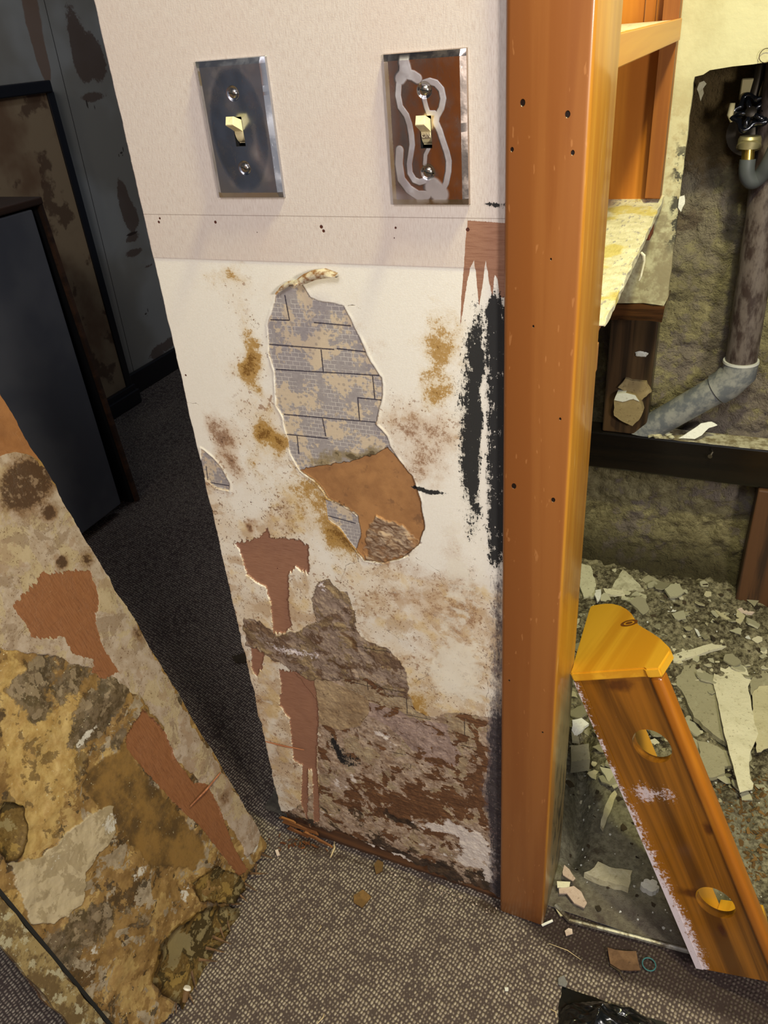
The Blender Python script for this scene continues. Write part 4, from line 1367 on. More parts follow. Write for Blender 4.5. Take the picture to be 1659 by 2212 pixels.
# ================================================================== LEANING PANEL
LEAN = math.atan(.31)
PO = np.array([-.572, -.045, .004])
PU, PV = np.array([0, -1.0, 0]), np.array([-math.sin(LEAN), 0, math.cos(LEAN)])
PAN = Plane(PO, PU, PV)
PN = lambda pts: PAN.poly(pts)
PNRM = np.array([math.cos(LEAN), 0, math.sin(LEAN)])      # towards the room
Q_TOPBR = [(-60, 760), (0, 840), (60, 940), (140, 1085), (125, 1060), (100, 1030), (82, 1000), (60, 985), (20, 978), (-60, 1010)]
Q_BR1 = [(20, 1312), (75, 1252), (82, 1240), (130, 1236), (187, 1233), (206, 1290), (197, 1342), (216, 1400), (248, 1450), (222, 1467), (192, 1452), (196, 1425), (150, 1412), (130, 1376), (62, 1378), (45, 1345)]
Q_BR2 = [(262, 1590), (300, 1532), (350, 1582), (372, 1640), (412, 1690), (440, 1692), (470, 1752), (500, 1830), (532, 1882), (512, 1892), (430, 1792), (330, 1692), (270, 1622)]
Q_PAPER = [(-80, 1000), (20, 978), (60, 985), (100, 1030), (140, 1085), (250, 1280), (345, 1450), (450, 1630), (560, 1800), (530, 1850), (470, 1755), (430, 1690), (370, 1640), (340, 1570), (285, 1500), (250, 1470), (180, 1440), (120, 1420), (0, 1400), (-80, 1420)]
Q_AMB = [(170, 1700), (200, 1650), (262, 1610), (330, 1700), (420, 1800), (440, 1850), (400, 1880), (320, 1870), (250, 1790)]
Q_GRY = [(10, 1860), (80, 1850), (130, 1810), (180, 1760), (230, 1740), (240, 1800), (180, 1880), (170, 1950), (110, 2000), (60, 1990), (20, 1900)]


def build_panel():
    w_, h_ = .372, 1.20
    us, vs = np.linspace(0, w_, 440), np.linspace(0, h_, 1250)
    U, V = np.meshgrid(us, vs)
    A = {}
    wob = lambda a, sc, sd: (fbm(U, V, sc, 4, sd) - .5) * a
    UJ, VJ = U + wob(.014, 70, 103), V + wob(.014, 70, 105)
    UT, VT = U + wob(.004, 240, 107), V + (fbm(U, V * .12, 420, 3, 109) - .5) * .012
    A['b_top'] = sdf_poly(UJ * .3 + U * .7, VJ * .3 + V * .7, PN(Q_TOPBR)) * 1000
    A['b_br'] = np.maximum(sdf_poly(UT, VT, PN(Q_BR1)), sdf_poly(UT, VT, PN(Q_BR2))) * 1000
    A['b_pap'] = sdf_poly(UJ, VJ, PN(Q_PAPER)) * 1000
    A['b_amb'] = sdf_poly(UJ, VJ, PN(Q_AMB)) * 1000
    A['b_gry'] = sdf_poly(UJ, VJ, PN(Q_GRY)) * 1000
    B = lambda px, py, rx, ry, k=1.0, a=0.0: k * blob(U, V, PAN.px(px, py), rx, ry, a)
    A['b_dark'] = np.clip(B(150, 1470, .07, .022, .7) + B(215, 1530, .05, .03, .5) + B(250, 1590, .05, .012, .6) + B(140, 2010, .06, .03, .4) + B(90, 1440, .05, .02, .8) + B(240, 1480, .06, .018, 1.0) + B(60, 1520, .02, .04, .6) + B(200, 1560, .05, .02, .9) + B(250, 1640, .03, .02, .6) + B(320, 1800, .03, .02, .5)
                          + B(110, 2080, .04, .03, .9) + B(210, 1990, .03, .03, .7) + B(300, 2000, .02, .04, .6) + B(360, 2040, .03, .02, .8) + B(460, 1960, .03, .03, .6) + B(250, 2130, .03, .03, .6), 0, 1.2)
    A['b_yel'] = np.clip(B(80, 1620, .05, .07, 1.1) + B(30, 1480, .02, .04, .9) + B(60, 1780, .04, .05, .9) + B(0, 1350, .02, .05, .9) + B(160, 1530, .02, .03, .8) + B(350, 1830, .03, .02, .5) + B(20, 1950, .015, .03, .8)
                         + B(420, 1990, .025, .03, .8) + B(390, 2080, .02, .03, .6) + B(130, 1640, .03, .03, .7) + B(470, 1900, .02, .02, .7), 0, 1.2)
    A['b_wht'] = np.clip(B(100, 1850, .05, .02, .45) + B(230, 1780, .03, .02, .7) + B(300, 1870, .03, .015, .7) + B(195, 2060, .014, .02, .62) + B(160, 2150, .014, .012, .7)
                         + B(380, 2150, .02, .02, .7) + B(180, 1590, .03, .008, .9) + B(270, 1570, .012, .01, .7) + B(545, 1830, .015, .02, .8) + B(230, 1950, .03, .015, .4) + B(520, 1850, .02, .03, .5)
                         + B(30, 2120, .02, .02, .7) + B(395, 1930, .02, .015, .7), 0, 1.2)
    A['b_stn'] = np.clip(B(40, 1060, .04, .03, 1.0) + B(110, 1010, .015, .03, .5) + B(60, 1030, .03, .03, .6) + B(125, 1215, .010, .010, 1.1) + B(100, 1110, .012, .01, .9) + B(180, 1210, .014, .014, .7)
                         + B(290, 1370, .01, .02, .6) + B(480, 1720, .02, .015, .6) + B(330, 1590, .01, .02, .5) + .18, 0, 1.2)
    st = lambda a, wd=.6: smoothstep(a, -wd, wd)
    rough = (1 - st(A['b_top'])) * (1 - st(A['b_br'], .4)) * (1 - .8 * st(A['b_pap'], 2.0))
    H = .0012 * st(A['b_pap']) + rough * ((fbm(U, V, 14, 4, 111, .55) - .42) * .014 + (fbm(U, V, 70, 4, 113, .6) - .5) * .0022 + B(245, 1485, .045, .014, .006))
    H = H * (1 - .8 * st(A['b_amb'], 3)) + .002 * st(A['b_gry'])
    kk = smoothstep(np.minimum(U, w_ - U), 0, .02)
    H = H * kk
    UE = U + np.clip(1 - U / .02, 0, 1) * (fbm(V, V * 0, 30, 5, 121, .6) - .5) * .008 - np.clip(1 - (w_ - U) / .02, 0, 1) * (fbm(V, V * 0 + 3, 25, 5, 123, .6) - .5) * .014
    VE = V + np.clip(1 - V / .03, 0, 1) * ((fbm(U, U * 0, 40, 5, 125, .65) - .35) * .045)
    P = PO[None, None, :] + UE[..., None] * PU + VE[..., None] * PV + (H + .006)[..., None] * PNRM
    me = gridmesh('face', us, vs, lambda a, b: P)
    # back and edges
    bk = PO[None, None, :] + UE[..., None] * PU + VE[..., None] * PV
    me2 = gridmesh('back', us[::8], vs[::8], lambda a, b: bk[::8, ::8])
    return me, me2, A, P, bk


pan_me, pan_back, PA, PP, PB = build_panel()
root = thing('wall_panel', 'peeling rotten wallboard panel leaning at left on the carpet', 'wall panel', tuple(PO))


def panel_mat():
    M = Mat('panel_paper_layers', .7, spec=.4)
    fine, n20, n60, n200 = M.noise(900, 3, .6), M.noise(20, 5, .6), M.noise(60, 6, .65), M.noise(200, 5, .65)
    jag = (n200 - .5) * 3 + (fine - .5) * 1.6
    isl = M.noise(19, 7, .62, None, .5)
    isl2 = M.noise(26, 7, .62, M.sc(1, 1, 1, loc=(5, 2, 9)), .5)
    isl3 = M.noise(42, 6, .62, M.sc(1, 1, 1, loc=(1, 8, 4)), .3)
    edge = (n200 - .5) * .14
    base = M.mix(M.sm(n60, .34, .66), S(136, 107, 63), S(110, 82, 44))
    base = M.mix(M.sm(isl + edge, .545, .57) * .92, base, M.mix(M.sm(n60, .4, .6), S(85, 63, 37), S(65, 50, 29)))
    base = M.mix(M.sm(isl + edge, .44, .415) * .85, base, M.mix(M.sm(n60, .4, .62), S(163, 137, 87), S(145, 115, 70)))
    base = M.mix(M.sm(isl2 + edge, .565, .58) * .9, base, M.mix(M.sm(n60, .4, .62), S(151, 137, 117), S(124, 109, 88)))
    base = M.mix(M.sm(isl3 + edge, .60, .615) * .85, base, S(57, 45, 29))
    yel = M.attr('b_yel')
    ycol = M.mix(M.sm(n60, .35, .65), S(175, 148, 94), S(151, 120, 67))
    ycol = M.mix(M.sm(isl3 + edge, .54, .57) * .8, ycol, S(98, 76, 42))
    base = M.mix(M.sm(yel + (isl2 - .5) * 1.6 + (n200 - .5) * .4, .45, .60) * .92, base, ycol)
    dk = M.attr('b_dark')
    dcol = M.mix(M.sm(n60 + (n200 - .5) * .5, .40, .58), S(61, 50, 34), S(97, 82, 63))
    dcol = M.mix(M.sm(isl3 + edge, .56, .58) * .8, dcol, S(132, 115, 92))
    base = M.mix(M.sm(dk + (isl3 - .5) * 1.6 + (n200 - .5) * .5, .45, .62) * .92, base, dcol)
    amb = M.mix(M.sm(n20 + (n60 - .5) * .5, .35, .65), S(123, 93, 48), S(78, 58, 30))
    amb = M.mix(M.sm(spk_ if False else M.noise(340, 3, .7), .62, .7) * .5, amb, S(41, 31, 19))
    base = M.mix(M.sm(M.attr('b_amb') + jag * 1.5, -2, 2), base, amb)
    gry = M.mix(M.sm(isl3 + edge, .50, .54), S(166, 150, 122), S(144, 128, 100))
    base = M.mix(M.sm(M.attr('b_gry') + jag, -.5, .5), base, gry)
    wh = M.attr('b_wht')
    base = M.mix(M.sm(wh + (isl3 - .5) * 1.6 + (n200 - .5) * 1.0, .62, .78) * .95, base, S(185, 178, 167))
    spk = M.noise(300, 2, .6)
    base = M.mix(M.sm(spk, .68, .71) * M.sm(n20, .45, .6) * .85, base, S(190, 180, 149))
    stn = M.attr('b_stn')
    pap = M.mix(M.sm(n60, .35, .65), S(163, 147, 133), S(143, 124, 105))
    pap = M.mix(M.sm(isl + edge, .52, .56) * .6, pap, S(162, 144, 109))
    pap = M.mix(M.sm(isl2 + edge, .57, .59) * .7, pap, S(124, 104, 85))
    pap = M.mix(M.sm(stn * (n60 * .8 + n200 * .6), .18, .6) * .8, pap, S(111, 80, 50))
    pap = M.mix(M.sm(stn * (n200 * 1.2 + .25), .52, .8) * .9, pap, S(58, 37, 21))
    pap = M.mix(M.sm(n200, .64, .70) * .5, pap, S(78, 55, 35))
    pap = M.mix(M.sm(M.noise(420, 2, .6) + (n60 - .5) * .5, .64, .68) * .75, pap, S(92, 66, 46))
    pap = M.mix(M.sm(M.noise(34, 6, .65, M.sc(1, 1, 1, loc=(3, 3, 3))) + edge, .55, .60) * .6, pap, S(136, 112, 90))
    c = M.mix(M.sm(M.attr('b_pap') + jag, -.3, .3), base, pap)
    hb = M.mix(M.sm(M.noise(1, 4, .65, M.sc(60, 900, 60)), .4, .7), S(129, 84, 53), S(108, 67, 40))
    X, Y, Z = M.xyz()
    hb = M.mix(M.sm(M.noise(1, 3, .7, M.sc(1500, 80, 1500, (0.10, 0, 0))), .62, .72) * .45, hb, S(162, 126, 96))
    tn = M.mix(M.sm(n20, .35, .7), S(137, 92, 55), S(111, 70, 39))
    c = M.mix(M.sm(M.attr('b_top') + jag * .4, -.3, .3), c, tn)
    c = M.mix(M.sm(M.attr('b_br') + jag * .8, -.15, .15), c, hb)
    M.col(c)
    M.bump(n200 * .5 + n60 * .35 + fine * .15 + M.sm(isl2 + edge, .565, .58) * .6 + M.sm(isl + edge, .545, .57) * -.5, .4, .0012)
    M.set('Roughness', M.math('MULTIPLY_ADD', n60, .5, .30))
    return M


PMAT = panel_mat()
pan_me.transform(FRAME[root.name].inverted())
pan_back.transform(FRAME[root.name].inverted())
for k_, v in PA.items():
    put(pan_me, k_, v)
face_o = obj('panel_face', pan_me, PMAT, root)
FIB = wood('panel_fibre', S(122, 90, 58), S(82, 58, 36), 'Z', 1, .8)
bm = BM()
bm.from_mesh(pan_back)
bpy.data.meshes.remove(pan_back)
loopP = np.concatenate([PP[0, :], PP[1:, -1], PP[-1, ::-1][1:], PP[::-1, 0][1:-1]])
loopB = np.concatenate([PB[0, :], PB[1:, -1], PB[-1, ::-1][1:], PB[::-1, 0][1:-1]])
inv = FRAME[root.name].inverted()
va = [bm.verts.new(inv @ Vector(p)) for p in loopP[::4]]
vb = [bm.verts.new(inv @ Vector(p)) for p in loopB[::4]]
for i in range(len(va)):
    bm.faces.new((va[i], va[(i + 1) % len(va)], vb[(i + 1) % len(vb)], vb[i]))
bm.transform(FRAME[root.name])
obj('board_core', bm, FIB, root)
pp = lambda px, py, h=.008: PO + (lambda q: q[0] * PU + q[1] * PV)(PAN.px(px, py)) + PNRM * h


def flap(name, pts, h, mat, seed, curl=.012):
    """loose sheet lying on the panel with its free edge lifted"""
    rnd_ = random.Random(seed)
    q = [PAN.px(*p) for p in pts]
    q = ragged(q, .006, .0018, seed)
    cx_, cy_ = sum(p[0] for p in q) / len(q), sum(p[1] for p in q) / len(q)
    b = BM()
    ring0, ring1 = [], []
    rmax = max(math.hypot(p[0] - cx_, p[1] - cy_) for p in q)
    lv = []
    for f in (0.0, .35, .65, .85, 1.0):
        lv.append([b.verts.new(PO + (cx_ + (p[0] - cx_) * f) * PU + (cy_ + (p[1] - cy_) * f) * PV + PNRM * (h + curl * f * f * (.4 + .6 * math.sin(i * .35 + seed) ** 2))) for i, p in enumerate(q)] if f else [b.verts.new(PO + cx_ * PU + cy_ * PV + PNRM * h)])
    n_ = len(q)
    for i in range(n_):
        b.faces.new((lv[0][0], lv[1][i], lv[1][(i + 1) % n_]))
    for A_, B_ in zip(lv[1:-1], lv[2:]):
        for i in range(n_):
            b.faces.new((A_[i], B_[i], B_[(i + 1) % n_], A_[(i + 1) % n_]))
    bmesh.ops.solidify(b, geom=b.faces[:], thickness=.0006)
    return obj(name, b, mat, root, True)


FLAPM = Mat('stained_paper_flap', .55, spec=.5)
f1, f2, f3 = FLAPM.noise(19, 7, .62, None, .5), FLAPM.noise(200, 5, .65), FLAPM.noise(32, 7, .62, FLAPM.sc(1, 1, 1, loc=(4, 4, 1)), .5)
fe = (f2 - .5) * .14
cf = FLAPM.mix(FLAPM.sm(f2, .35, .65), S(150, 122, 68), S(124, 96, 50))
cf = FLAPM.mix(FLAPM.sm(f1 + fe, .52, .54) * .9, cf, S(84, 70, 40))
cf = FLAPM.mix(FLAPM.sm(f3 + fe, .54, .56) * .9, cf, S(176, 158, 112))
cf = FLAPM.mix(FLAPM.sm(f3 + fe, .43, .41) * .8, cf, S(188, 156, 86))
FLAPM.col(cf).bump(f2 + f1, .5, .0015)
LATH = Mat('mouldy_lath', .75)
l1, l2 = LATH.noise(40, 6, .65), LATH.noise(200, 5, .65)
lc = LATH.mix(LATH.sm(l1 + (l2 - .5) * .3, .42, .56), S(136, 116, 74), S(92, 72, 40))
lc = LATH.mix(LATH.sm(LATH.noise(70, 6, .7), .54, .60) * .8, lc, S(164, 156, 128))
LATH.col(LATH.mix(LATH.sm(l2, .62, .68) * .8, lc, S(58, 46, 28))).bump(l1 + l2 * .5, .6, .002)
bm = prism(BM(), ragged([(.343, -.004), (.372, .004), (.374, 1.2), (.345, 1.2)], .02, .0018, 31), .006, (PO + PNRM * .007, PU, PV, PNRM))
obj('edge_lath', bm, LATH, root)
bm = prism(BM(), [(.336, 0), (.3405, 0), (.3425, 1.2), (.338, 1.2)], .0035, (PO + PNRM * .0062, PU, PV, PNRM))
obj('groove', bm, DARK, root)
flap('paper_flap', [(318, 2120), (330, 2050), (372, 1995), (440, 1955), (498, 1958), (508, 1985), (470, 2020), (480, 2060), (440, 2130), (400, 2190), (345, 2150)], .007, FLAPM, 3, .010)
flap('paper_flap', [(400, 1905), (455, 1868), (505, 1890), (520, 1920), (490, 1950), (420, 1945)], .007, FLAPM, 5, .008)
flap('paper_flap', [(-5, 1730), (36, 1738), (48, 1790), (32, 1850), (0, 1862), (-30, 1800)], .009, FLAPM, 7, .005)
bm = tube(BM(), [pp(385, 2158, .011), pp(388, 2130, .015)], .0052, 14)
obj('plastic_anchor', bm, Mat('anchor_brown', .5).col(S(112, 84, 52)), root, 40)
bm = tube(BM(), [pp(388, 2131, .0148), pp(388.4, 2127, .0155)], [.0060, .0048], 14)
obj('anchor_rim', bm, Mat('anchor_rim_white', .5).col(S(226, 218, 204)), root, 40)
bm = tube(BM(), [pp(399, 1740, .012), pp(432, 1705, .013), pp(466, 1668, .010)], [.0006, .0015, .0012], 6)
obj('splinter', bm, SPL, root)
rnd = random.Random(44)
for k in range(14):
    px_, py_2 = 540 - 8 * k + rnd.uniform(-6, 6), 1900 + 16 * k
    b = PO + (.02 + .018 * k) * PU + PNRM * .004
    d_ = np.array([.25 + rnd.uniform(-.1, .25), -.1 + rnd.uniform(-.4, .4), -.05])
    L_ = rnd.uniform(.012, .032)
    e = b + d_ / np.linalg.norm(d_) * L_
    e[2] = max(e[2], .002)
    bm = tube(BM(), [b + np.array([0, 0, .012]), (b + e) / 2 + np.array([0, 0, .006]), e], [.0022, .0014, .0005], 5)
    obj('frayed_fibre', bm, FIB, root)

# ================================================================== LEANING SPICE RACK
RB = PZ(1505, 2093, .018)
RT = PX(1235, 1460, -.1135)
LV = (RT - RB) / np.linalg.norm(RT - RB)
RLEN = float(np.linalg.norm(RT - RB))
h_ = np.cross([0, 0, 1], LV)
h_ /= np.linalg.norm(h_)
n_ = np.cross(LV, h_)
ang = math.radians(102)
WV = math.cos(ang) * h_ + math.sin(ang) * n_
NV = np.cross(LV, WV)
if NV @ (RT - CAM) < 0:
    NV = -NV
SGN = float(np.sign(np.cross(LV, WV) @ NV))
M4 = Matrix.Identity(4)
for i in range(3):
    M4[i][0], M4[i][1], M4[i][2], M4[i][3] = WV[i], LV[i], NV[i], RB[i]
RK = Plane(RB, WV, LV)


def rack_wood(name, axis, c1, c2, c3, frost=True, coat=.5):
    M = wood(name, c1, c2, axis, .5, .3, coat=coat, c3=c3, bump=.05)
    X, Y, Z = M.xyz()
    c = M.c
    if frost:
        for px, py, rx, ry in ((1340, 1480, .022, .012), (1530, 1790, .008, .012), (1560, 2010, .007, .014), (1500, 1930, .03, .01)):
            q = RK.px(px, py)
            d = M.math('SQRT', (X - float(q[0])) * (X - float(q[0])) * (1 / rx ** 2) + (Y - float(q[1])) * (Y - float(q[1])) * (1 / ry ** 2))
            c = M.mix(M.sm(d + (M.noise(90, 3) - .5) * .8, 1.1, .3) * .75, c, S(64, 26, 10))
        fn_ = M.noise(260, 5, .7)
        fr = M.sm(X - M.sm(Y, .36, .03) * .014 + (fn_ - .5) * .045 + (M.noise(45, 5, .7) - .5) * .045, .0045, -.004)
        q = RK.px(1405, 1715)
        d = M.math('SQRT', (X - float(q[0])) * (X - float(q[0])) * (1 / .034 ** 2) + (Y - float(q[1])) * (Y - float(q[1])) * (1 / .016 ** 2))
        fr = M.mx(fr, M.sm(d + (fn_ - .5) * 3.2 + (M.noise(50, 4) - .5) * 2.0, .70, .25) * .75)
        fr = M.mx(fr, M.sm(fn_, .69, .73) * M.sm(M.noise(14, 2), .45, .6) * .7)

        fr = fr * M.sm(Z, .020, .0125)
        c = M.mix(M.sm(Z, .0125, .018) * .85, c, S(216, 156, 44))
        c = M.mix(fr * .88, c, S(226, 214, 222))
        M.set('Roughness', fr * .5 + .26)
        M.set('Coat Weight', (1.0 - fr) * coat)
    M.col(c)
    return M


RW = rack_wood('rack_board_wood', 'Y', S(152, 96, 24), S(92, 56, 14), S(174, 118, 38))
RWL = rack_wood('rack_light_wood', 'Y', S(188, 120, 28), S(158, 92, 18), S(198, 134, 42), False)
RWE = rack_wood('rack_end_wood', 'Z', S(226, 170, 46), S(206, 144, 30), S(178, 114, 28), False)
rack = thing('spice_rack', 'glossy amber wooden rack with two round holes leaning against the post', 'rack', mat4=M4)
RWD = .116
TH = .012
off = lambda p: (Vector(M4 @ Vector((0, 0, 0))), Vector(WV), Vector(LV), Vector(NV))
h1, h2 = RK.px(1408, 1612), RK.px(1545, 1950)
bm = prism(BM(), [(.0105, .002), (RWD - .012, .002), (RWD - .012, RLEN - .008), (.0105, RLEN - .008)], TH, off(0), [circle(h1, .0245), circle(h2, .0245)])
obj('shelf_board', bm, RW, rack, 30)
# rounded front rail
bm = BM()
box(bm, (0, 0, 0), (.016, RLEN - .008, .022), .006, 4)
bm.transform(M4 @ Matrix.Translation((RWD - .014, 0, -.004)))
obj('front_rail', bm, RWL, rack, 40)
# back board along the left edge
bm = prism(BM(), [(.002, -.0012), (RLEN - .008, -.0012), (RLEN - .008, .100), (.002, .104)], .010, (M4 @ Vector((0, 0, 0)), Vector(LV), Vector(NV), Vector(WV)))
obj('back_board', bm, RW, rack)
# end bracket with an ogee outline
EP = Plane(RT, WV, NV)
og = [(0, -.002), (RWD * .86, -.002), (RWD * .89, -.005), (RWD + .005, -.005)] + [EP.px(*q) for q in ((1452, 1412), (1448, 1404), (1440, 1396), (1428, 1384), (1412, 1373), (1394, 1362), (1381, 1354), (1374, 1343), (1365, 1329), (1355, 1320), (1342, 1313), (1328, 1309.5), (1312, 1309), (1296, 1311), (1284, 1313), (1276, 1317))]
foot = [(.0105, .001), (RWD - .014, .001), (RWD - .014, .018), (RWD - .046, .112), (.0105, .112)]
for nm, l0 in (('end_bracket', RLEN - .008), ('foot_bracket', .0025)):
    bm = prism(BM(), og if nm == 'end_bracket' else foot, .013, (M4 @ Vector((0, l0, 0)), Vector(WV), Vector(NV), Vector(LV)))
    bmesh.ops.bevel(bm, geom=[e for e in bm.edges if e.is_manifold and e.calc_face_angle(0) > .8], offset=.002, segments=2, affect='EDGES') if nm == 'end_bracket' else None
    ob_ = obj(nm, bm, RWE, rack, 30)
    if nm == 'end_bracket':
        endb = ob_
KN = Mat('wood_knot', .4, coat=.4)
KN.col(S(112, 64, 22))
kw, kn = EP.px(1362, 1353)
q = M4 @ Vector((kw, RLEN + .0050, kn))
bm = BM()
for r_, t_ in ((.0088, .0004),):
    for k in range(2):
        ro, ri = ((.0098, .0062), (.0040, .0006))[k]
        A_ = [bm.verts.new(q + Vector(WV) * ro * 1.25 * math.cos(a) + Vector(NV) * ro * .95 * math.sin(a) + Vector(LV) * t_) for a in [2 * math.pi * i / 28 for i in range(28)]]
        B_ = [bm.verts.new(q + Vector(WV) * ri * 1.25 * math.cos(a) + Vector(NV) * ri * .95 * math.sin(a) + Vector(LV) * t_) for a in [2 * math.pi * i / 28 for i in range(28)]]
        for i in range(28):
            bm.faces.new((A_[i], A_[(i + 1) % 28], B_[(i + 1) % 28], B_[i]))
obj('knot', bm, KN, endb)

# ================================================================== DARK ROOM ON THE LEFT
LW = Mat('toile_wallpaper', .8)
t1, t2 = LW.noise(30, 5, .65), LW.noise(140, 5, .65)
lb = LW.mix(LW.sm(LW.noise(3, 3), .4, .6), S(186, 184, 172), S(164, 158, 142))
tr = LW.attr('t_tree')
lb = LW.mix(LW.sm(tr + (t1 - .5) * .9 + (t2 - .5) * .5, .40, .60) * .8, lb, S(104, 78, 60))
lb = LW.mix(LW.sm(LW.attr('t_dark') + (t2 - .5) * .3, .4, .55) * .85, lb, S(58, 40, 30))
lb = LW.mix(LW.sm(LW.attr('t_brn') + (t1 - .5) * .5, .4, .6) * .75, lb, S(142, 104, 74))
lb = LW.mix(LW.sm(LW.ab(LW.attr('t_seam')), 1.8, .8), lb, S(40, 30, 22))
LW.col(lb)
ly, lz = np.concatenate([np.arange(-.6, 1.2, .1), np.arange(1.2, 2.2, .005), np.arange(2.2, 4.2, .1)]), np.concatenate([np.arange(-.01, 1.45, .005), np.arange(1.5, 2.41, .1)])
LY, LZ = np.meshgrid(ly, lz)
lx = -2.12
bl = lambda px, py, ry, rz, k=1.: k * blob(LY, LZ, PX(px, py, lx)[1:], ry, rz)
me = gridmesh('wall_left', ly, lz, lambda a, b: np.stack([a * 0 + lx, a, b], -1))
put(me, 't_tree', np.clip(bl(165, 80, .035, .10) + bl(195, 110, .055, .06) + bl(210, 140, .04, .05) + bl(175, 140, .03, .05) + bl(200, 210, .07, .016, .95) + bl(270, 440, .030, .07) + bl(285, 470, .04, .05) + bl(265, 420, .02, .05) + bl(290, 545, .06, .016, .95)
                          + bl(285, 515, .04, .016, .9) + bl(320, 575, .04, .008, .7) + bl(340, 760, .06, .03, .9) + bl(370, 740, .05, .03, .8), 0, 1))
bird = lambda px, py: bl(px, py, .008, .004, 1.1) + bl(px + 4, py - 8, .003, .010, .9) + bl(px - 5, py + 6, .003, .006, .9) + bl(px + 3, py + 5, .006, .003, .8)
put(me, 't_dark', np.clip(bird(262, 330) + bird(315, 678) + bird(352, 640) * .8 + bl(188, 225, .004, .018) + bl(205, 232, .003, .018) + bl(285, 505, .04, .006), 0, 1.2))
s1, s2 = PX(95, 0, lx), PX(293, 820, lx)
put(me, 't_seam', np.clip(((LY - (s1[1] + (LZ - s1[2]) * (s2[1] - s1[1]) / (s2[2] - s1[2]))) * 1000), -30, 30))
put(me, 't_brn', np.clip(bl(65, 0, .035, .10, 1.) + bl(80, 90, .025, .09, 1.) + bl(95, 140, .02, .05, .9), 0, 1))
struct(obj('wall_left', me, LW))
DK = Mat('black_trim', .35, coat=.2)
DK.col(S(30, 30, 32))
bm = box(BM(), (-2.115, 1.50, .0), (-2.098, 4.0, .085), .004)
struct(obj('baseboard_left', bm, DK))
# framed board panel standing in front of the wallpaper
SCRN = thing('room_divider', 'yellowed board panel with black frame in front of the wallpapered wall', 'panel', (-2.06, .9, 0))
YB = Mat('yellowed_board', .8)
yb = YB.mix(YB.sm(YB.noise(5, 4), .4, .65), S(176, 150, 112), S(140, 108, 76))
YB.col(YB.mix(YB.sm(YB.noise(8, 5, .6), .56, .62) * .7, yb, S(84, 52, 32)))
bm = box(BM(), (-2.075, .3, .06), (-2.055, 1.432, 1.062))
obj('board', bm, YB, SCRN)
bm = box(BM(), (-2.082, .3, 1.060), (-2.040, 1.448, 1.094), .004)
obj('top_rail', bm, DK, SCRN)
bm = box(BM(), (-2.080, 1.428, .05), (-2.048, 1.458, 1.062), .003)
obj('side_rail', bm, DK, SCRN)
bm = box(BM(), (-2.085, .3, .0), (-2.030, 1.468, .055), .004)
box(bm, (-2.085, .3, .05), (-2.040, 1.462, .075), .003)
obj('foot_rail', bm, DK, SCRN)
# grey cabinet
GC = Mat('grey_cabinet_paint', .6)
GC.col(GC.mix(GC.sm(GC.noise(4, 3), .4, .6), S(104, 106, 108), S(88, 91, 96)))
CT = wood('cabinet_wood', S(84, 58, 38), S(58, 40, 26), 'Y', .5, .6)
cab = thing('cabinet', 'tall grey cabinet with open dark side in the dim room on the left', 'cabinet', (-1.75, .4, 0))
bm = box(BM(), (-1.572, -.2, .030), (-1.547, .770, .850), .003)
obj('door', bm, GC, cab)
bm = box(BM(), (-1.96, -.22, .855), (-1.545, .808, .872), .003)
obj('top_board', bm, CT, cab)
bm = prism(BM(), [(.826, 0), (.845, 0), (.806, .855), (.787, .855)], .39, ((-1.95, 0, 0), (0, 1, 0), (0, 0, 1), (1, 0, 0)))
obj('side_board', bm, DARK, cab)  # near-black colour stands in for shade inside the gap
bm = prism(BM(), [(.834, 0), (.846, 0), (.807, .855), (.797, .855)], .012, ((-1.560, 0, 0), (0, 1, 0), (0, 0, 1), (1, 0, 0)))
obj('edge_strip', bm, CT, cab)
bm = box(BM(), (-1.96, -.20, .0), (-1.94, .82, .85))
obj('back_board', bm, DARK, cab)
bm = box(BM(), (-1.94, -.20, .03), (-1.60, .82, .045))
obj('bottom_board', bm, CT, cab)
bm = box(BM(), (-1.95, -.21, .0), (-1.575, -.19, .855))
obj('end_board', bm, GC, cab)
bm = box(BM(), (-1.94, -.19, .0), (-1.61, .82, .028))
obj('plinth', bm, DARK, cab)

# the room behind the viewer: wall, and a brown panel added for plate reflections
BW = Mat('slate_wall_paint', .8)
BW.col(S(160, 168, 192))
bm = box(BM(), (-3.0, -2.66, 0), (1.3, -2.6, 2.4))
struct(obj('wall_back', bm, BW))
bm = box(BM(), (-1.35, -2.6, .01), (-.35, -2.56, 2.05), .005)
d_o = struct(obj('added_brown_panel', bm, wood('added_panel_wood', S(206, 132, 70), S(182, 108, 54), 'Z', .5, .5)))

# ================================================================== DEBRIS
def gz_(x, y):
    return float(ground(x, y))


def chipmat(name, c1, c2, c3, rough=.8):
    M = Mat(name, rough, spec=.3)
    a, b = M.noise(40, 5, .65), M.noise(170, 5, .65)
    r = M.rnd()
    c = M.mix(M.sm(a + (r - .5) * .5, .35, .65), c1, c2)
    c = M.mix(M.sm(b, .58, .68) * .6, c, c3)
    M.col(c).bump(b + a, .5, .002)
    return M


CH_CREAM = chipmat('chip_cream', S(222, 216, 184), S(196, 188, 150), S(140, 126, 92))
CH_GREEN = chipmat('chip_grey_green', S(200, 196, 164), S(160, 154, 124), S(98, 90, 66))
CH_BROWN = chipmat('chip_brown', S(138, 104, 56), S(104, 78, 42), S(62, 46, 26))
CH_WHITE = chipmat('chip_white', S(236, 236, 224), S(216, 216, 204), S(180, 172, 150))
CH_PINK = chipmat('chip_pinkish', S(216, 196, 178), S(190, 168, 150), S(128, 104, 86))
CH_DARK = chipmat('chip_dark', S(76, 64, 46), S(54, 46, 34), S(34, 28, 20))


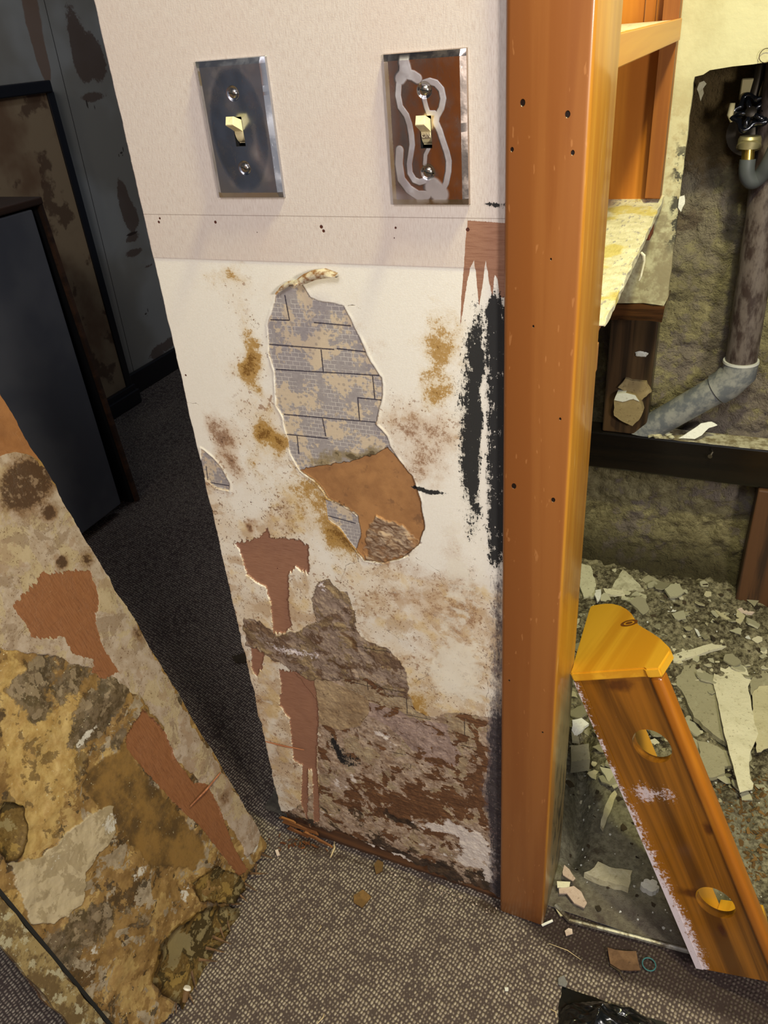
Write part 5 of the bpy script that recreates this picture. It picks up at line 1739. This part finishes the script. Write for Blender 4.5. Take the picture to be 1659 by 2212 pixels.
def slab_px(name, label, cat, pts, z, th, mat, seed, step=.008, amp=.0016, tilt=(0, 0), bend=0.0, group=None):
    """broken sheet whose outline was measured on the ground at height z"""
    P = [PZ(px, py, z)[:2] for px, py in pts]
    q = ragged([(p[0], p[1]) for p in P], step, amp, seed)
    cx_, cy_ = sum(p[0] for p in q) / len(q), sum(p[1] for p in q) / len(q)
    bm = prism(BM(), q, th, ((0, 0, 0), (1, 0, 0), (0, 1, 0), (0, 0, 1)))
    # finer surface so the sheet can buckle
    bmesh.ops.subdivide_edges(bm, edges=[e for e in bm.edges if e.calc_length() > .02], cuts=2, use_grid_fill=True)
    for v in bm.verts:
        dx, dy = v.co.x - cx_, v.co.y - cy_
        v.co.z += z - th + dx * tilt[0] + dy * tilt[1] + bend * (dx * dx + dy * dy) + (vnoise(np.array([v.co.x * 40 + seed]), np.array([v.co.y * 40]), seed)[0] - .5) * .003
    o = obj(name, bm, mat, base=(cx_, cy_, z))
    return tag(o, label, cat, group)


slab_px('paint_sheet', 'long cream peeled sheet lying upright across the rubble right of the rack', 'paint sheet',
        [(1545, 1428), (1590, 1425), (1612, 1445), (1622, 1470), (1616, 1482), (1622, 1515), (1630, 1560), (1638, 1585), (1630, 1605), (1622, 1622), (1618, 1650), (1620, 1680), (1628, 1692), (1626, 1704), (1598, 1712), (1590, 1680), (1580, 1640), (1566, 1590), (1552, 1520), (1540, 1470)], .040, .0025, CH_CREAM, 3, .010, .0008)
slab_px('paint_sheet', 'broad cream sheet right of the long peeled sheet', 'paint sheet', [(1622, 1490), (1640, 1480), (1700, 1470), (1720, 1580), (1660, 1615), (1635, 1625), (1632, 1590)], .037, .002, CH_CREAM, 5)
slab_px('paint_sheet', 'pale cracked sheet at the right edge above the long peeled sheet', 'paint sheet', [(1634, 1402), (1660, 1390), (1720, 1400), (1720, 1480), (1640, 1480), (1622, 1500), (1620, 1470), (1638, 1440)], .040, .003, CH_GREEN, 7)
slab_px('plaster_board', 'large grey-green plaster board beside the rack rail, left of the peeled sheet', 'plaster board', [(1448, 1425), (1520, 1416), (1524, 1430), (1545, 1470), (1560, 1540), (1572, 1600), (1540, 1580), (1500, 1545), (1478, 1500), (1462, 1480)], .034, .010, CH_GREEN, 9, .010, .002, (.0, .06))
slab_px('plaster_board', 'grey-green plaster piece with pale lower edge beside the rack rail', 'plaster board', [(1505, 1600), (1530, 1605), (1560, 1620), (1580, 1640), (1582, 1655), (1565, 1655), (1566, 1670), (1540, 1680), (1520, 1680), (1515, 1640)], .026, .008, CH_GREEN, 11)
slab_px('plaster_board', 'large grey plaster board behind the peeled sheet, black stain on its corner', 'plaster board', [(1520, 1400), (1580, 1390), (1640, 1400), (1660, 1420), (1640, 1450), (1620, 1440), (1600, 1420), (1545, 1426)], .036, .006, CH_GREEN, 13, tilt=(0, .05))
slab_px('wood_lath', 'thin pale lath lying behind the end of the rack', 'lath', [(1450, 1415), (1520, 1394), (1590, 1378), (1592, 1390), (1520, 1410), (1455, 1430)], .048, .006, CH_CREAM, 15, .02, .0008)
slab_px('plaster_piece', 'angular plaster piece above the end of the rack', 'plaster piece', [(1320, 1268), (1345, 1236), (1365, 1248), (1392, 1272), (1360, 1270)], .075, .006, CH_GREEN, 17, tilt=(0, .25))
slab_px('plaster_piece', 'plaster piece at the foot of the foundation, pale right end', 'plaster piece', [(1382, 1256), (1400, 1246), (1432, 1262), (1434, 1272), (1420, 1280), (1432, 1292), (1405, 1285)], .072, .006, CH_GREEN, 19, tilt=(0, .2))
slab_px('plaster_piece', 'long pale plaster strip in front of the angular piece', 'plaster piece', [(1303, 1270), (1345, 1272), (1350, 1284), (1325, 1285), (1308, 1280)], .068, .006, CH_CREAM, 21)
slab_px('plaster_piece', 'pale plaster piece right of the pale strip', 'plaster piece', [(1346, 1278), (1400, 1272), (1420, 1288), (1385, 1300), (1370, 1304), (1342, 1292)], .066, .005, CH_GREEN, 23)
slab_px('plaster_piece', 'tall grey-green plaster piece standing beside the post', 'plaster piece', [(1255, 1228), (1275, 1232), (1288, 1262), (1284, 1280), (1262, 1278), (1252, 1260)], .078, .006, CH_GREEN, 25, tilt=(0, .35))
slab_px('plaster_piece', 'small white plaster piece beside the tall grey-green one', 'plaster piece', [(1286, 1274), (1298, 1272), (1298, 1288), (1290, 1300), (1284, 1285)], .074, .004, CH_WHITE, 27)
slab_px('paint_flake', 'leaf-shaped white paint flake on the dark rubble', 'paint flake', [(1431, 1315), (1450, 1309), (1468, 1311), (1460, 1320), (1444, 1322)], .066, .0015, CH_WHITE, 29, .006, .0004, bend=2.)
slab_px('paint_flake', 'small bright white flake right of the leaf-shaped one', 'paint flake', [(1475, 1327), (1490, 1328), (1488, 1335), (1476, 1333)], .060, .0015, CH_WHITE, 31, .006, .0004)
slab_px('paint_flake', 'white folded flake below the bright white one', 'paint flake', [(1500, 1357), (1507, 1360), (1514, 1372), (1508, 1373)], .058, .0020, CH_WHITE, 33, .006, .0004)
slab_px('plaster_piece', 'long white plaster slab near the right edge of the rubble', 'plaster piece', [(1533, 1298), (1560, 1294), (1560, 1306), (1578, 1306), (1610, 1330), (1600, 1346), (1575, 1342), (1550, 1325)], .070, .007, CH_CREAM, 35)
slab_px('plaster_piece', 'white triangular plaster piece below the long white slab', 'plaster piece', [(1594, 1350), (1612, 1336), (1628, 1323), (1630, 1346), (1610, 1352)], .062, .005, CH_WHITE, 37)
slab_px('plaster_piece', 'tan folded plaster piece right of the long white slab', 'plaster piece', [(1588, 1310), (1600, 1305), (1640, 1318), (1624, 1325), (1600, 1322)], .070, .005, CH_PINK, 39)
slab_px('wood_splinter', 'thin white bent splinter near the right edge', 'splinter', [(1585, 1347), (1590, 1346), (1612, 1365), (1628, 1374), (1630, 1384), (1610, 1378)], .058, .003, CH_WHITE, 41, .01, .0005)
slab_px('plaster_block', 'pale grey plaster block wedged beside the bottom of the post', 'plaster block', [(1233, 1610), (1272, 1606), (1275, 1640), (1234, 1646)], .040, .030, CH_GREEN, 43, .01, .001)
slab_px('plaster_piece', 'pale crumpled piece above the block by the post', 'plaster piece', [(1236, 1556), (1256, 1555), (1272, 1566), (1258, 1576), (1242, 1584), (1235, 1574)], .042, .006, CH_WHITE, 45, tilt=(.1, .3))
slab_px('plaster_piece', 'grey-green sliver between crumpled piece and block', 'plaster piece', [(1234, 1580), (1250, 1592), (1252, 1602), (1236, 1600)], .036, .005, CH_GREEN, 47)
slab_px('plaster_block', 'thick cream plaster chunk with dirty face in front of the rack', 'plaster block', [(1262, 1885), (1284, 1872), (1292, 1860), (1330, 1876), (1366, 1880), (1362, 1905), (1358, 1918), (1300, 1902)], .016, .014, CH_CREAM, 49, .008, .0016)
slab_px('paint_flake', 'large pinkish oval flake by the foot of the post', 'paint flake', [(1207, 1920), (1222, 1918), (1240, 1914), (1256, 1926), (1268, 1950), (1262, 1961), (1240, 1950), (1224, 1930), (1208, 1930)], .012, .003, CH_PINK, 51, .008, .0006)
slab_px('paint_flake', 'cream flake tucked behind the pinkish oval one', 'paint flake', [(1203, 1903), (1232, 1904), (1230, 1915), (1204, 1916)], .016, .002, CH_CREAM, 53, .008, .0006)
slab_px('paint_flake', 'pointed pale flake above the pinkish oval one', 'paint flake', [(1215, 1884), (1219, 1868), (1230, 1878), (1243, 1898), (1238, 1903), (1216, 1890)], .020, .002, CH_PINK, 55, .008, .0006)
slab_px('lath_piece', 'tan stick lying on the slab left of the rack', 'stick', [(1318, 1718), (1328, 1706), (1333, 1716), (1318, 1755), (1303, 1790), (1297, 1782), (1304, 1750)], .018, .008, CH_CREAM, 57, .01, .001)
slab_px('insulation_tuft', 'white crumbly tuft against the edge of the rack', 'tuft', [(1385, 1905), (1400, 1898), (1418, 1902), (1424, 1918), (1410, 1926), (1388, 1916)], .014, .012, CH_WHITE, 59, .003, .0018)
# bits lying on the carpet
slab_px('wood_chip', 'square brown wood chip on the open carpet', 'wood chip', [(764, 1935), (784, 1922), (802, 1936), (782, 1960), (764, 1950)], .004, .0025, CH_BROWN, 61, .01, .0006)
slab_px('wood_chip', 'curled brown wood chip in front of the metal strip', 'wood chip', [(1312, 2048), (1330, 2052), (1374, 2056), (1383, 2097), (1340, 2095), (1318, 2082)], .006, .002, chipmat('chip_bark', S(122, 92, 64), S(96, 70, 48), S(70, 48, 34)), 63, .01, .0006, bend=4.)
slab_px('paint_flake', 'small pinkish flake on the dark carpet in front of the strip', 'paint flake', [(1220, 2010), (1228, 2004), (1236, 2006), (1237, 2016), (1223, 2021)], .004, .002, CH_PINK, 65, .01, .0006)
slab_px('paint_flake', 'thin white sliver on the carpet by the post', 'paint flake', [(1169, 1996), (1193, 1985), (1195, 1989), (1172, 2000)], .004, .002, CH_WHITE, 67, .02, .0002)
slab_px('paint_flake', 'pointed cream sliver beside the post corner', 'paint flake', [(1201, 1964), (1207, 1966), (1217, 1978), (1210, 1979)], .005, .002, CH_CREAM, 69, .02, .0002)
slab_px('wood_chip', 'brown chip on the carpet near the torn wall foot', 'wood chip', [(808, 1868), (816, 1856), (828, 1862), (826, 1880), (812, 1888)], .005, .003, CH_BROWN, 71, .01, .0006)
slab_px('wood_chip', 'small tan chip at the corner of the leaning panel', 'wood chip', [(594, 1836), (600, 1834), (604, 1845), (598, 1848)], .004, .003, CH_PINK, 73, .01, .0006)
slab_px('paint_flake', 'grey flake on the carpet left of the black bag', 'paint flake', [(1206, 2112), (1218, 2106), (1226, 2124), (1222, 2132), (1206, 2126)], .004, .0015, chipmat('chip_slate', S(120, 118, 112), S(96, 96, 94), S(70, 70, 70)), 75, .01, .0006)
slab_px('paint_flake', 'round white speck on the carpet left of the bag', 'paint flake', [(1090, 2132), (1098, 2132), (1098, 2140), (1091, 2140)], .003, .0012, CH_WHITE, 77, .02, .0002)
slab_px('dark_flake', 'small dark flake on the carpet behind the switch wall', 'flake', [(500, 1418), (528, 1410), (540, 1412), (530, 1430), (508, 1432)], .004, .002, CH_DARK, 79)
# blue-green ring
a0 = PZ(1402, 2083, .003)
bm = tube(BM(), [a0 + np.array([.009 * math.cos(t), .009 * math.sin(t), .0]) for t in np.linspace(0, 2 * math.pi * .98, 24)], .0009, 6)
tag(obj('plastic_ring', bm, Mat('teal_plastic', .4).col(S(60, 110, 112)), base=tuple(a0)), 'thin teal plastic ring lying on the carpet beside the curled chip', 'ring')
# splinters and straws on the carpet
STRAW = Mat('straw', .7)
STRAW.col(S(206, 184, 140))
for label, p, q, r in (('upright tan splinter on the carpet at the torn wall foot', (714, 1852), (722, 1818), .0016),
                       ('long curved straw on the dark carpet left of the curled chip', (1186, 2038), (1256, 2074), .0006),
                       ('short yellowish straw at the bottom edge left of the bag', (1190, 2180), (1201, 2198), .0009),
                       ('dark bent twig on the carpet below the curled chip', (1318, 2085), (1350, 2118), .0011),
                       ('pale straw on the open carpet, left of the straws by the bag', (692, 1998), (686, 2012), .0007),
                       ('yellowish straw on the open carpet right of the leaning panel', (700, 2190), (685, 2212), .0009)):
    a, b = PZ(*p, .004), PZ(*q, .004)
    m_ = (a + b) / 2 + np.array([.003, .002, .002])
    bm = tube(BM(), [a, m_, b], [r * .6, r, r * .5], 6)
    tag(obj('straw' if 'splinter' not in label and 'twig' not in label else 'splinter', bm, CH_DARK if 'dark bent' in label else STRAW, base=tuple(a)), label, 'straw' if 'straw' in label else 'splinter')

# lumps and flakes hanging at the stud and sill
def lump(name, label, cat, c, r, mat, seed, sq=(1, 1, 1)):
    bm = BM()
    bmesh.ops.create_icosphere(bm, subdivisions=3, radius=1)
    for v in bm.verts:
        k = 1 + (fbm(np.array([v.co.x + seed]), np.array([v.co.y * .9 + v.co.z * 1.3]), 1.6, 3, seed)[()][0] - .5) * .9
        v.co = Vector((v.co.x * r * sq[0] * k, v.co.y * r * sq[1] * k, v.co.z * r * sq[2] * k))
    o = obj(name, bm, mat, None, 35)
    o.location = c
    return tag(o, label, cat)


LUMPM = chipmat('lump_tan', S(178, 160, 118), S(146, 128, 90), S(96, 78, 52))
P_ = [PY(px, py, .760) for px, py in ((1326, 864), (1332, 851), (1352, 849), (1372, 854), (1382, 868), (1389, 890), (1380, 908), (1366, 921), (1346, 912), (1326, 898))]
bm = prism(BM(), ragged([(v[0], v[2]) for v in P_], .007, .0008, 5), .019, ((0, .761, 0), (1, 0, 0), (0, 0, 1), (0, 1, 0)))
lp = obj('plaster_lump', bm, LUMPM, base=tuple(P_[8]))
tag(lp, 'tan broken plaster lump with white top stuck on the foot of the wet stud', 'plaster lump')
P2 = [PY(px, py, .760) for px, py in ((1327, 864), (1332, 851), (1352, 849), (1372, 854), (1381, 867), (1368, 862), (1345, 868))]
bm = prism(BM(), ragged([(v[0], v[2]) for v in P2], .006, .0006, 6), .020, ((0, .7595, 0), (1, 0, 0), (0, 0, 1), (0, 1, 0)))
obj('white_top', bm, CH_WHITE, lp)
P_ = [PY(px, py, .770) for px, py in ((1334, 838), (1350, 819), (1372, 824), (1396, 826), (1407, 848), (1386, 866), (1372, 852), (1350, 848))]
bm = prism(BM(), ragged([(v[0], v[2]) for v in P_], .006, .0014, 7), .008, ((0, .772, 0), (1, 0, 0), (0, 0, 1), (0, 1, 0)))
tag(obj('plaster_lump', bm, LUMPM, base=tuple(P_[0])), 'flat dirty plaster scab above the white-topped lump', 'plaster lump')
q = PY(1386, 765, .777)
lump('plaster_lump', 'small white plaster crumb on the face of the wet stud', 'plaster lump', tuple(q), .0075, CH_WHITE, 7, (1.5, .5, .8))
q = PY(1416, 938, .785)
for k in range(12):
    rr = random.Random(k)
    p_ = PY(1405 + rr.uniform(-12, 50), 925 + rr.uniform(-4, 10) + k * .3, .79)
    o = lump('plaster_crumb', 'small pale plaster crumb heaped where stud meets wet timber', 'crumb', (p_[0], .785 + rr.uniform(-.008, .02), .432), rr.uniform(.004, .009), CH_CREAM if k % 2 else CH_GREEN, 11 + k, (1.2, 1, .8))
    o['group'] = 'crumbs on the wet timber'
# peeled white flake on the sill
bm = BM()
pts = [(1465, 950), (1490, 938), (1512, 926), (1535, 924), (1548, 930), (1530, 934), (1515, 946), (1500, 952)]
P = [PY(px, py, .770) for px, py in pts]
q2 = ragged([(p[0], p[2]) for p in P], .006, .0006, 4)
prism(bm, q2, .0018, ((0, .766, 0), (1, 0, 0), (0, 0, 1), (0, 1, 0)))
for v in bm.verts:
    t = (v.co.z - .415) / .03
    v.co.y += .018 * max(0, t) ** 1.0
tag(obj('paint_flake', bm, CH_WHITE, base=(P[2][0], .77, P[2][2])), 'white curled paint flake hanging over the edge of the wet timber', 'paint flake')
q = PY(1487, 185, .655)
bm = prism(BM(), ragged([(q[0] + .036 + a * .0011, q[2] + b * .0011) for a, b in ((-4, 10), (2, 12), (6, 8), (2, 2), (4, -4), (1, -14), (-2, -6), (-6, 2))], .004, .0006, 3), .002, ((0, .80, 0), (1, 0, 0), (0, 0, 1), (0, 1, 0)))
q3 = PY(1515, 195, .82)
bmesh.ops.translate(bm, verts=bm.verts, vec=(q3[0] - (q[0] + .036), .018, q3[2] - q[2]))
tag(obj('paint_flake', bm, CH_CREAM, base=tuple(q3)), 'small cream flake hanging on the foundation near the hole corner', 'paint flake')
q = PX(1474, 440, -.093)
bm = prism(BM(), ragged([(-.004, .010), (.003, .012), (.005, .0), (.001, -.012), (-.004, -.006)], .004, .0005, 2), .0015, ((q[0] + .003, .657, PY(1474, 440, .657)[2]), (1, 0, 0), (0, 0, 1), (0, 1, 0)))
tag(obj('paint_flake', bm, CH_WHITE, base=(q[0], .657, PY(1474, 440, .657)[2])), 'loose white flake on the edge of the plaster strip beside the hole', 'paint flake')
# a loop of thin wire hanging on the plaster
q = PY(1655, 120, .655)
bm = tube(BM(), [q + np.array([.0085 * math.cos(t), 0, .0085 * math.sin(t)]) for t in np.linspace(.9, 5.6, 24)], .0005, 6)
tag(obj('hair_loop', bm, CH_DARK, base=tuple(q)), 'thin dark hair loop stuck on the cream plaster', 'hair')

# scattered small chips, one object each
def variant(seed, kind):
    rnd_ = random.Random(seed)
    n_ = rnd_.randint(4, 7)
    pts = []
    for k in range(n_):
        a = 2 * math.pi * (k + rnd_.uniform(-.42, .42)) / n_
        r = rnd_.uniform(.55, 1.0)
        pts.append((r * math.cos(a) * (1.5 if kind else 1), r * math.sin(a) * (.7 if kind else 1)))
    b = prism(BM(), ragged(pts, .30, .07, seed), rnd_.uniform(.05, .22), ((0, 0, 0), (1, 0, 0), (0, 1, 0), (0, 0, 1)))
    return b


def scatter(name, label, cat, group, mat, seeds, spots, kind=False):
    src = []
    for s in seeds:
        o = obj(name, variant(s, kind), mat)
        tag(o, label, cat, group)
        src.append(o)
    for i, (x, y, r, rz, tx, ty, zz) in enumerate(spots):
        if i < len(src):
            o = src[i]
        else:
            o = src[i % len(src)].copy()
            COL.objects.link(o)
        o.location = (x, y, zz)
        o.scale = (r, r, r * .8)
        o.rotation_euler = (tx, ty, rz)


def spots(n, seed, area, rlo, rhi, tilt=.45, power=1.6):
    rnd_ = random.Random(seed)
    out = []
    while len(out) < n:
        px, py = rnd_.uniform(area[0], area[2]), rnd_.uniform(area[1], area[3])
        p = PZ(px, py, .03)
        x, y = p[0], p[1]
        if not (.04 < y < .80) or x < -.3:
            continue
        if x < -.105 and y < .13:
            continue
        # keep off the foot of the rack
        t_ = (np.array([x, y]) - RB[:2]) @ LV[:2] / (LV[:2] @ LV[:2])
        r = rlo + (rhi - rlo) * rnd_.random() ** power
        out.append((x, y, r, rnd_.uniform(0, 6.3), rnd_.uniform(-tilt, tilt), rnd_.uniform(-tilt, tilt), gz_(x, y) + r * .18))
    return out


scatter('plaster_chip', 'small pale plaster chip lying loose in the closet rubble', 'plaster chip', 'pale chips in the rubble', CH_CREAM, range(300, 308), spots(210, 1, (1230, 1255, 1659, 1700), .003, .013, .5, 2.2))
scatter('grey_chip', 'small grey-green plaster chip lying loose in the closet rubble', 'plaster chip', 'grey-green chips in the rubble', CH_GREEN, range(310, 318), spots(170, 2, (1230, 1250, 1659, 1720), .004, .030, .40, 2.2))
scatter('dirt_clod', 'dark dirt clod lying loose in the closet rubble', 'dirt clod', 'dark clods in the rubble', CH_DARK, range(320, 326), spots(120, 3, (1230, 1250, 1659, 1700), .003, .012))
scatter('bark_chip', 'brown wood chip in the drift right of the rack', 'wood chip', 'brown chips right of the rack', CH_BROWN, range(330, 338), spots(280, 4, (1540, 1660, 1659, 1880), .002, .0065), True)
scatter('white_crumb', 'tiny white crumb on the slab and rubble', 'crumb', 'white crumbs', CH_WHITE, range(340, 345), spots(200, 5, (1220, 1255, 1659, 2010), .0010, .0034, .4, 2.))
scatter('slab_clod', 'dark clod lying on the grey slab left of the rack', 'dirt clod', 'dark clods on the slab', CH_DARK, range(350, 355), spots(18, 6, (1225, 1690, 1420, 1960), .002, .008))

rnd_ = random.Random(8)
sp = []
for k in range(36):
    q_ = PZ(650 + rnd_.gauss(0, 26), 1822 + rnd_.gauss(0, 9), .0)
    sp.append((q_[0], min(q_[1], -.012), rnd_.uniform(.0012, .0042), rnd_.uniform(0, 6), rnd_.uniform(-.4, .4), rnd_.uniform(-.4, .4), .0015))
scatter('rot_crumb', 'rusty brown crumb of rotten wood on the carpet at the torn wall foot', 'crumb', 'rot crumbs at the wall foot', chipmat('chip_rust', S(128, 78, 42), S(96, 56, 30), S(60, 36, 22)), range(360, 365), sp, True)
sp = []
for k in range(30):
    q_ = PZ(1000 + rnd_.gauss(0, 55), 1925 + rnd_.gauss(0, 4), .0)
    q_[1] = -.010 - abs(rnd_.gauss(0, .006))
    sp.append((q_[0], q_[1], rnd_.uniform(.001, .0032), rnd_.uniform(0, 6), rnd_.uniform(-.4, .4), rnd_.uniform(-.4, .4), .0015))
scatter('grey_crumb', 'grey plaster crumb on the carpet under the rotten wall, left of the post', 'crumb', 'grey crumbs by the post', CH_PINK, range(370, 374), sp)

# ================================================================== BLACK BAG
BAG = Mat('black_bag_plastic', .22, spec=.6)
BAG.col(S(16, 18, 18))
xs_, ys_ = np.linspace(-1, 1, 130), np.linspace(-1, 1, 110)
bc = PZ(1340, 2262, .0)
pk = PZ(1298, 2172, .030)


def bagf(a, b):
    r = np.sqrt(a ** 2 + b ** 2)
    dome = np.clip(1 - r ** 2.2, 0, 1) ** .6
    x = bc[0] + a * .085
    y = bc[1] + np.where(b < 0, b * .17, b * .050)
    h = dome * (.016 + .012 * (1 - np.abs(fbm(a, b, 1.6, 3, 301, .55) - .5) * 3.0))
    h = h + .024 * np.exp(-np.abs(x - pk[0]) / .016 - np.abs(y - pk[1] + .012) / .030)
    h = h + dome * (np.abs(fbm(a + b, a - b, 2.6, 3, 305) - .5)) * .016
    x = x + .012 * (fbm(b, a, 3, 3, 307) - .5)
    y = y + .010 * (fbm(a, b, 3, 3, 309) - .5)
    return np.stack([x, y, h - .002], -1)


me = gridmesh('garbage_bag', xs_, ys_, bagf)
me.transform(Matrix.Translation(-Vector((bc[0], bc[1], 0))))
o = obj('garbage_bag', me, BAG)
o.location = (bc[0], bc[1], 0)
tag(o, 'crumpled black plastic bag at the bottom edge on the carpet', 'bag')
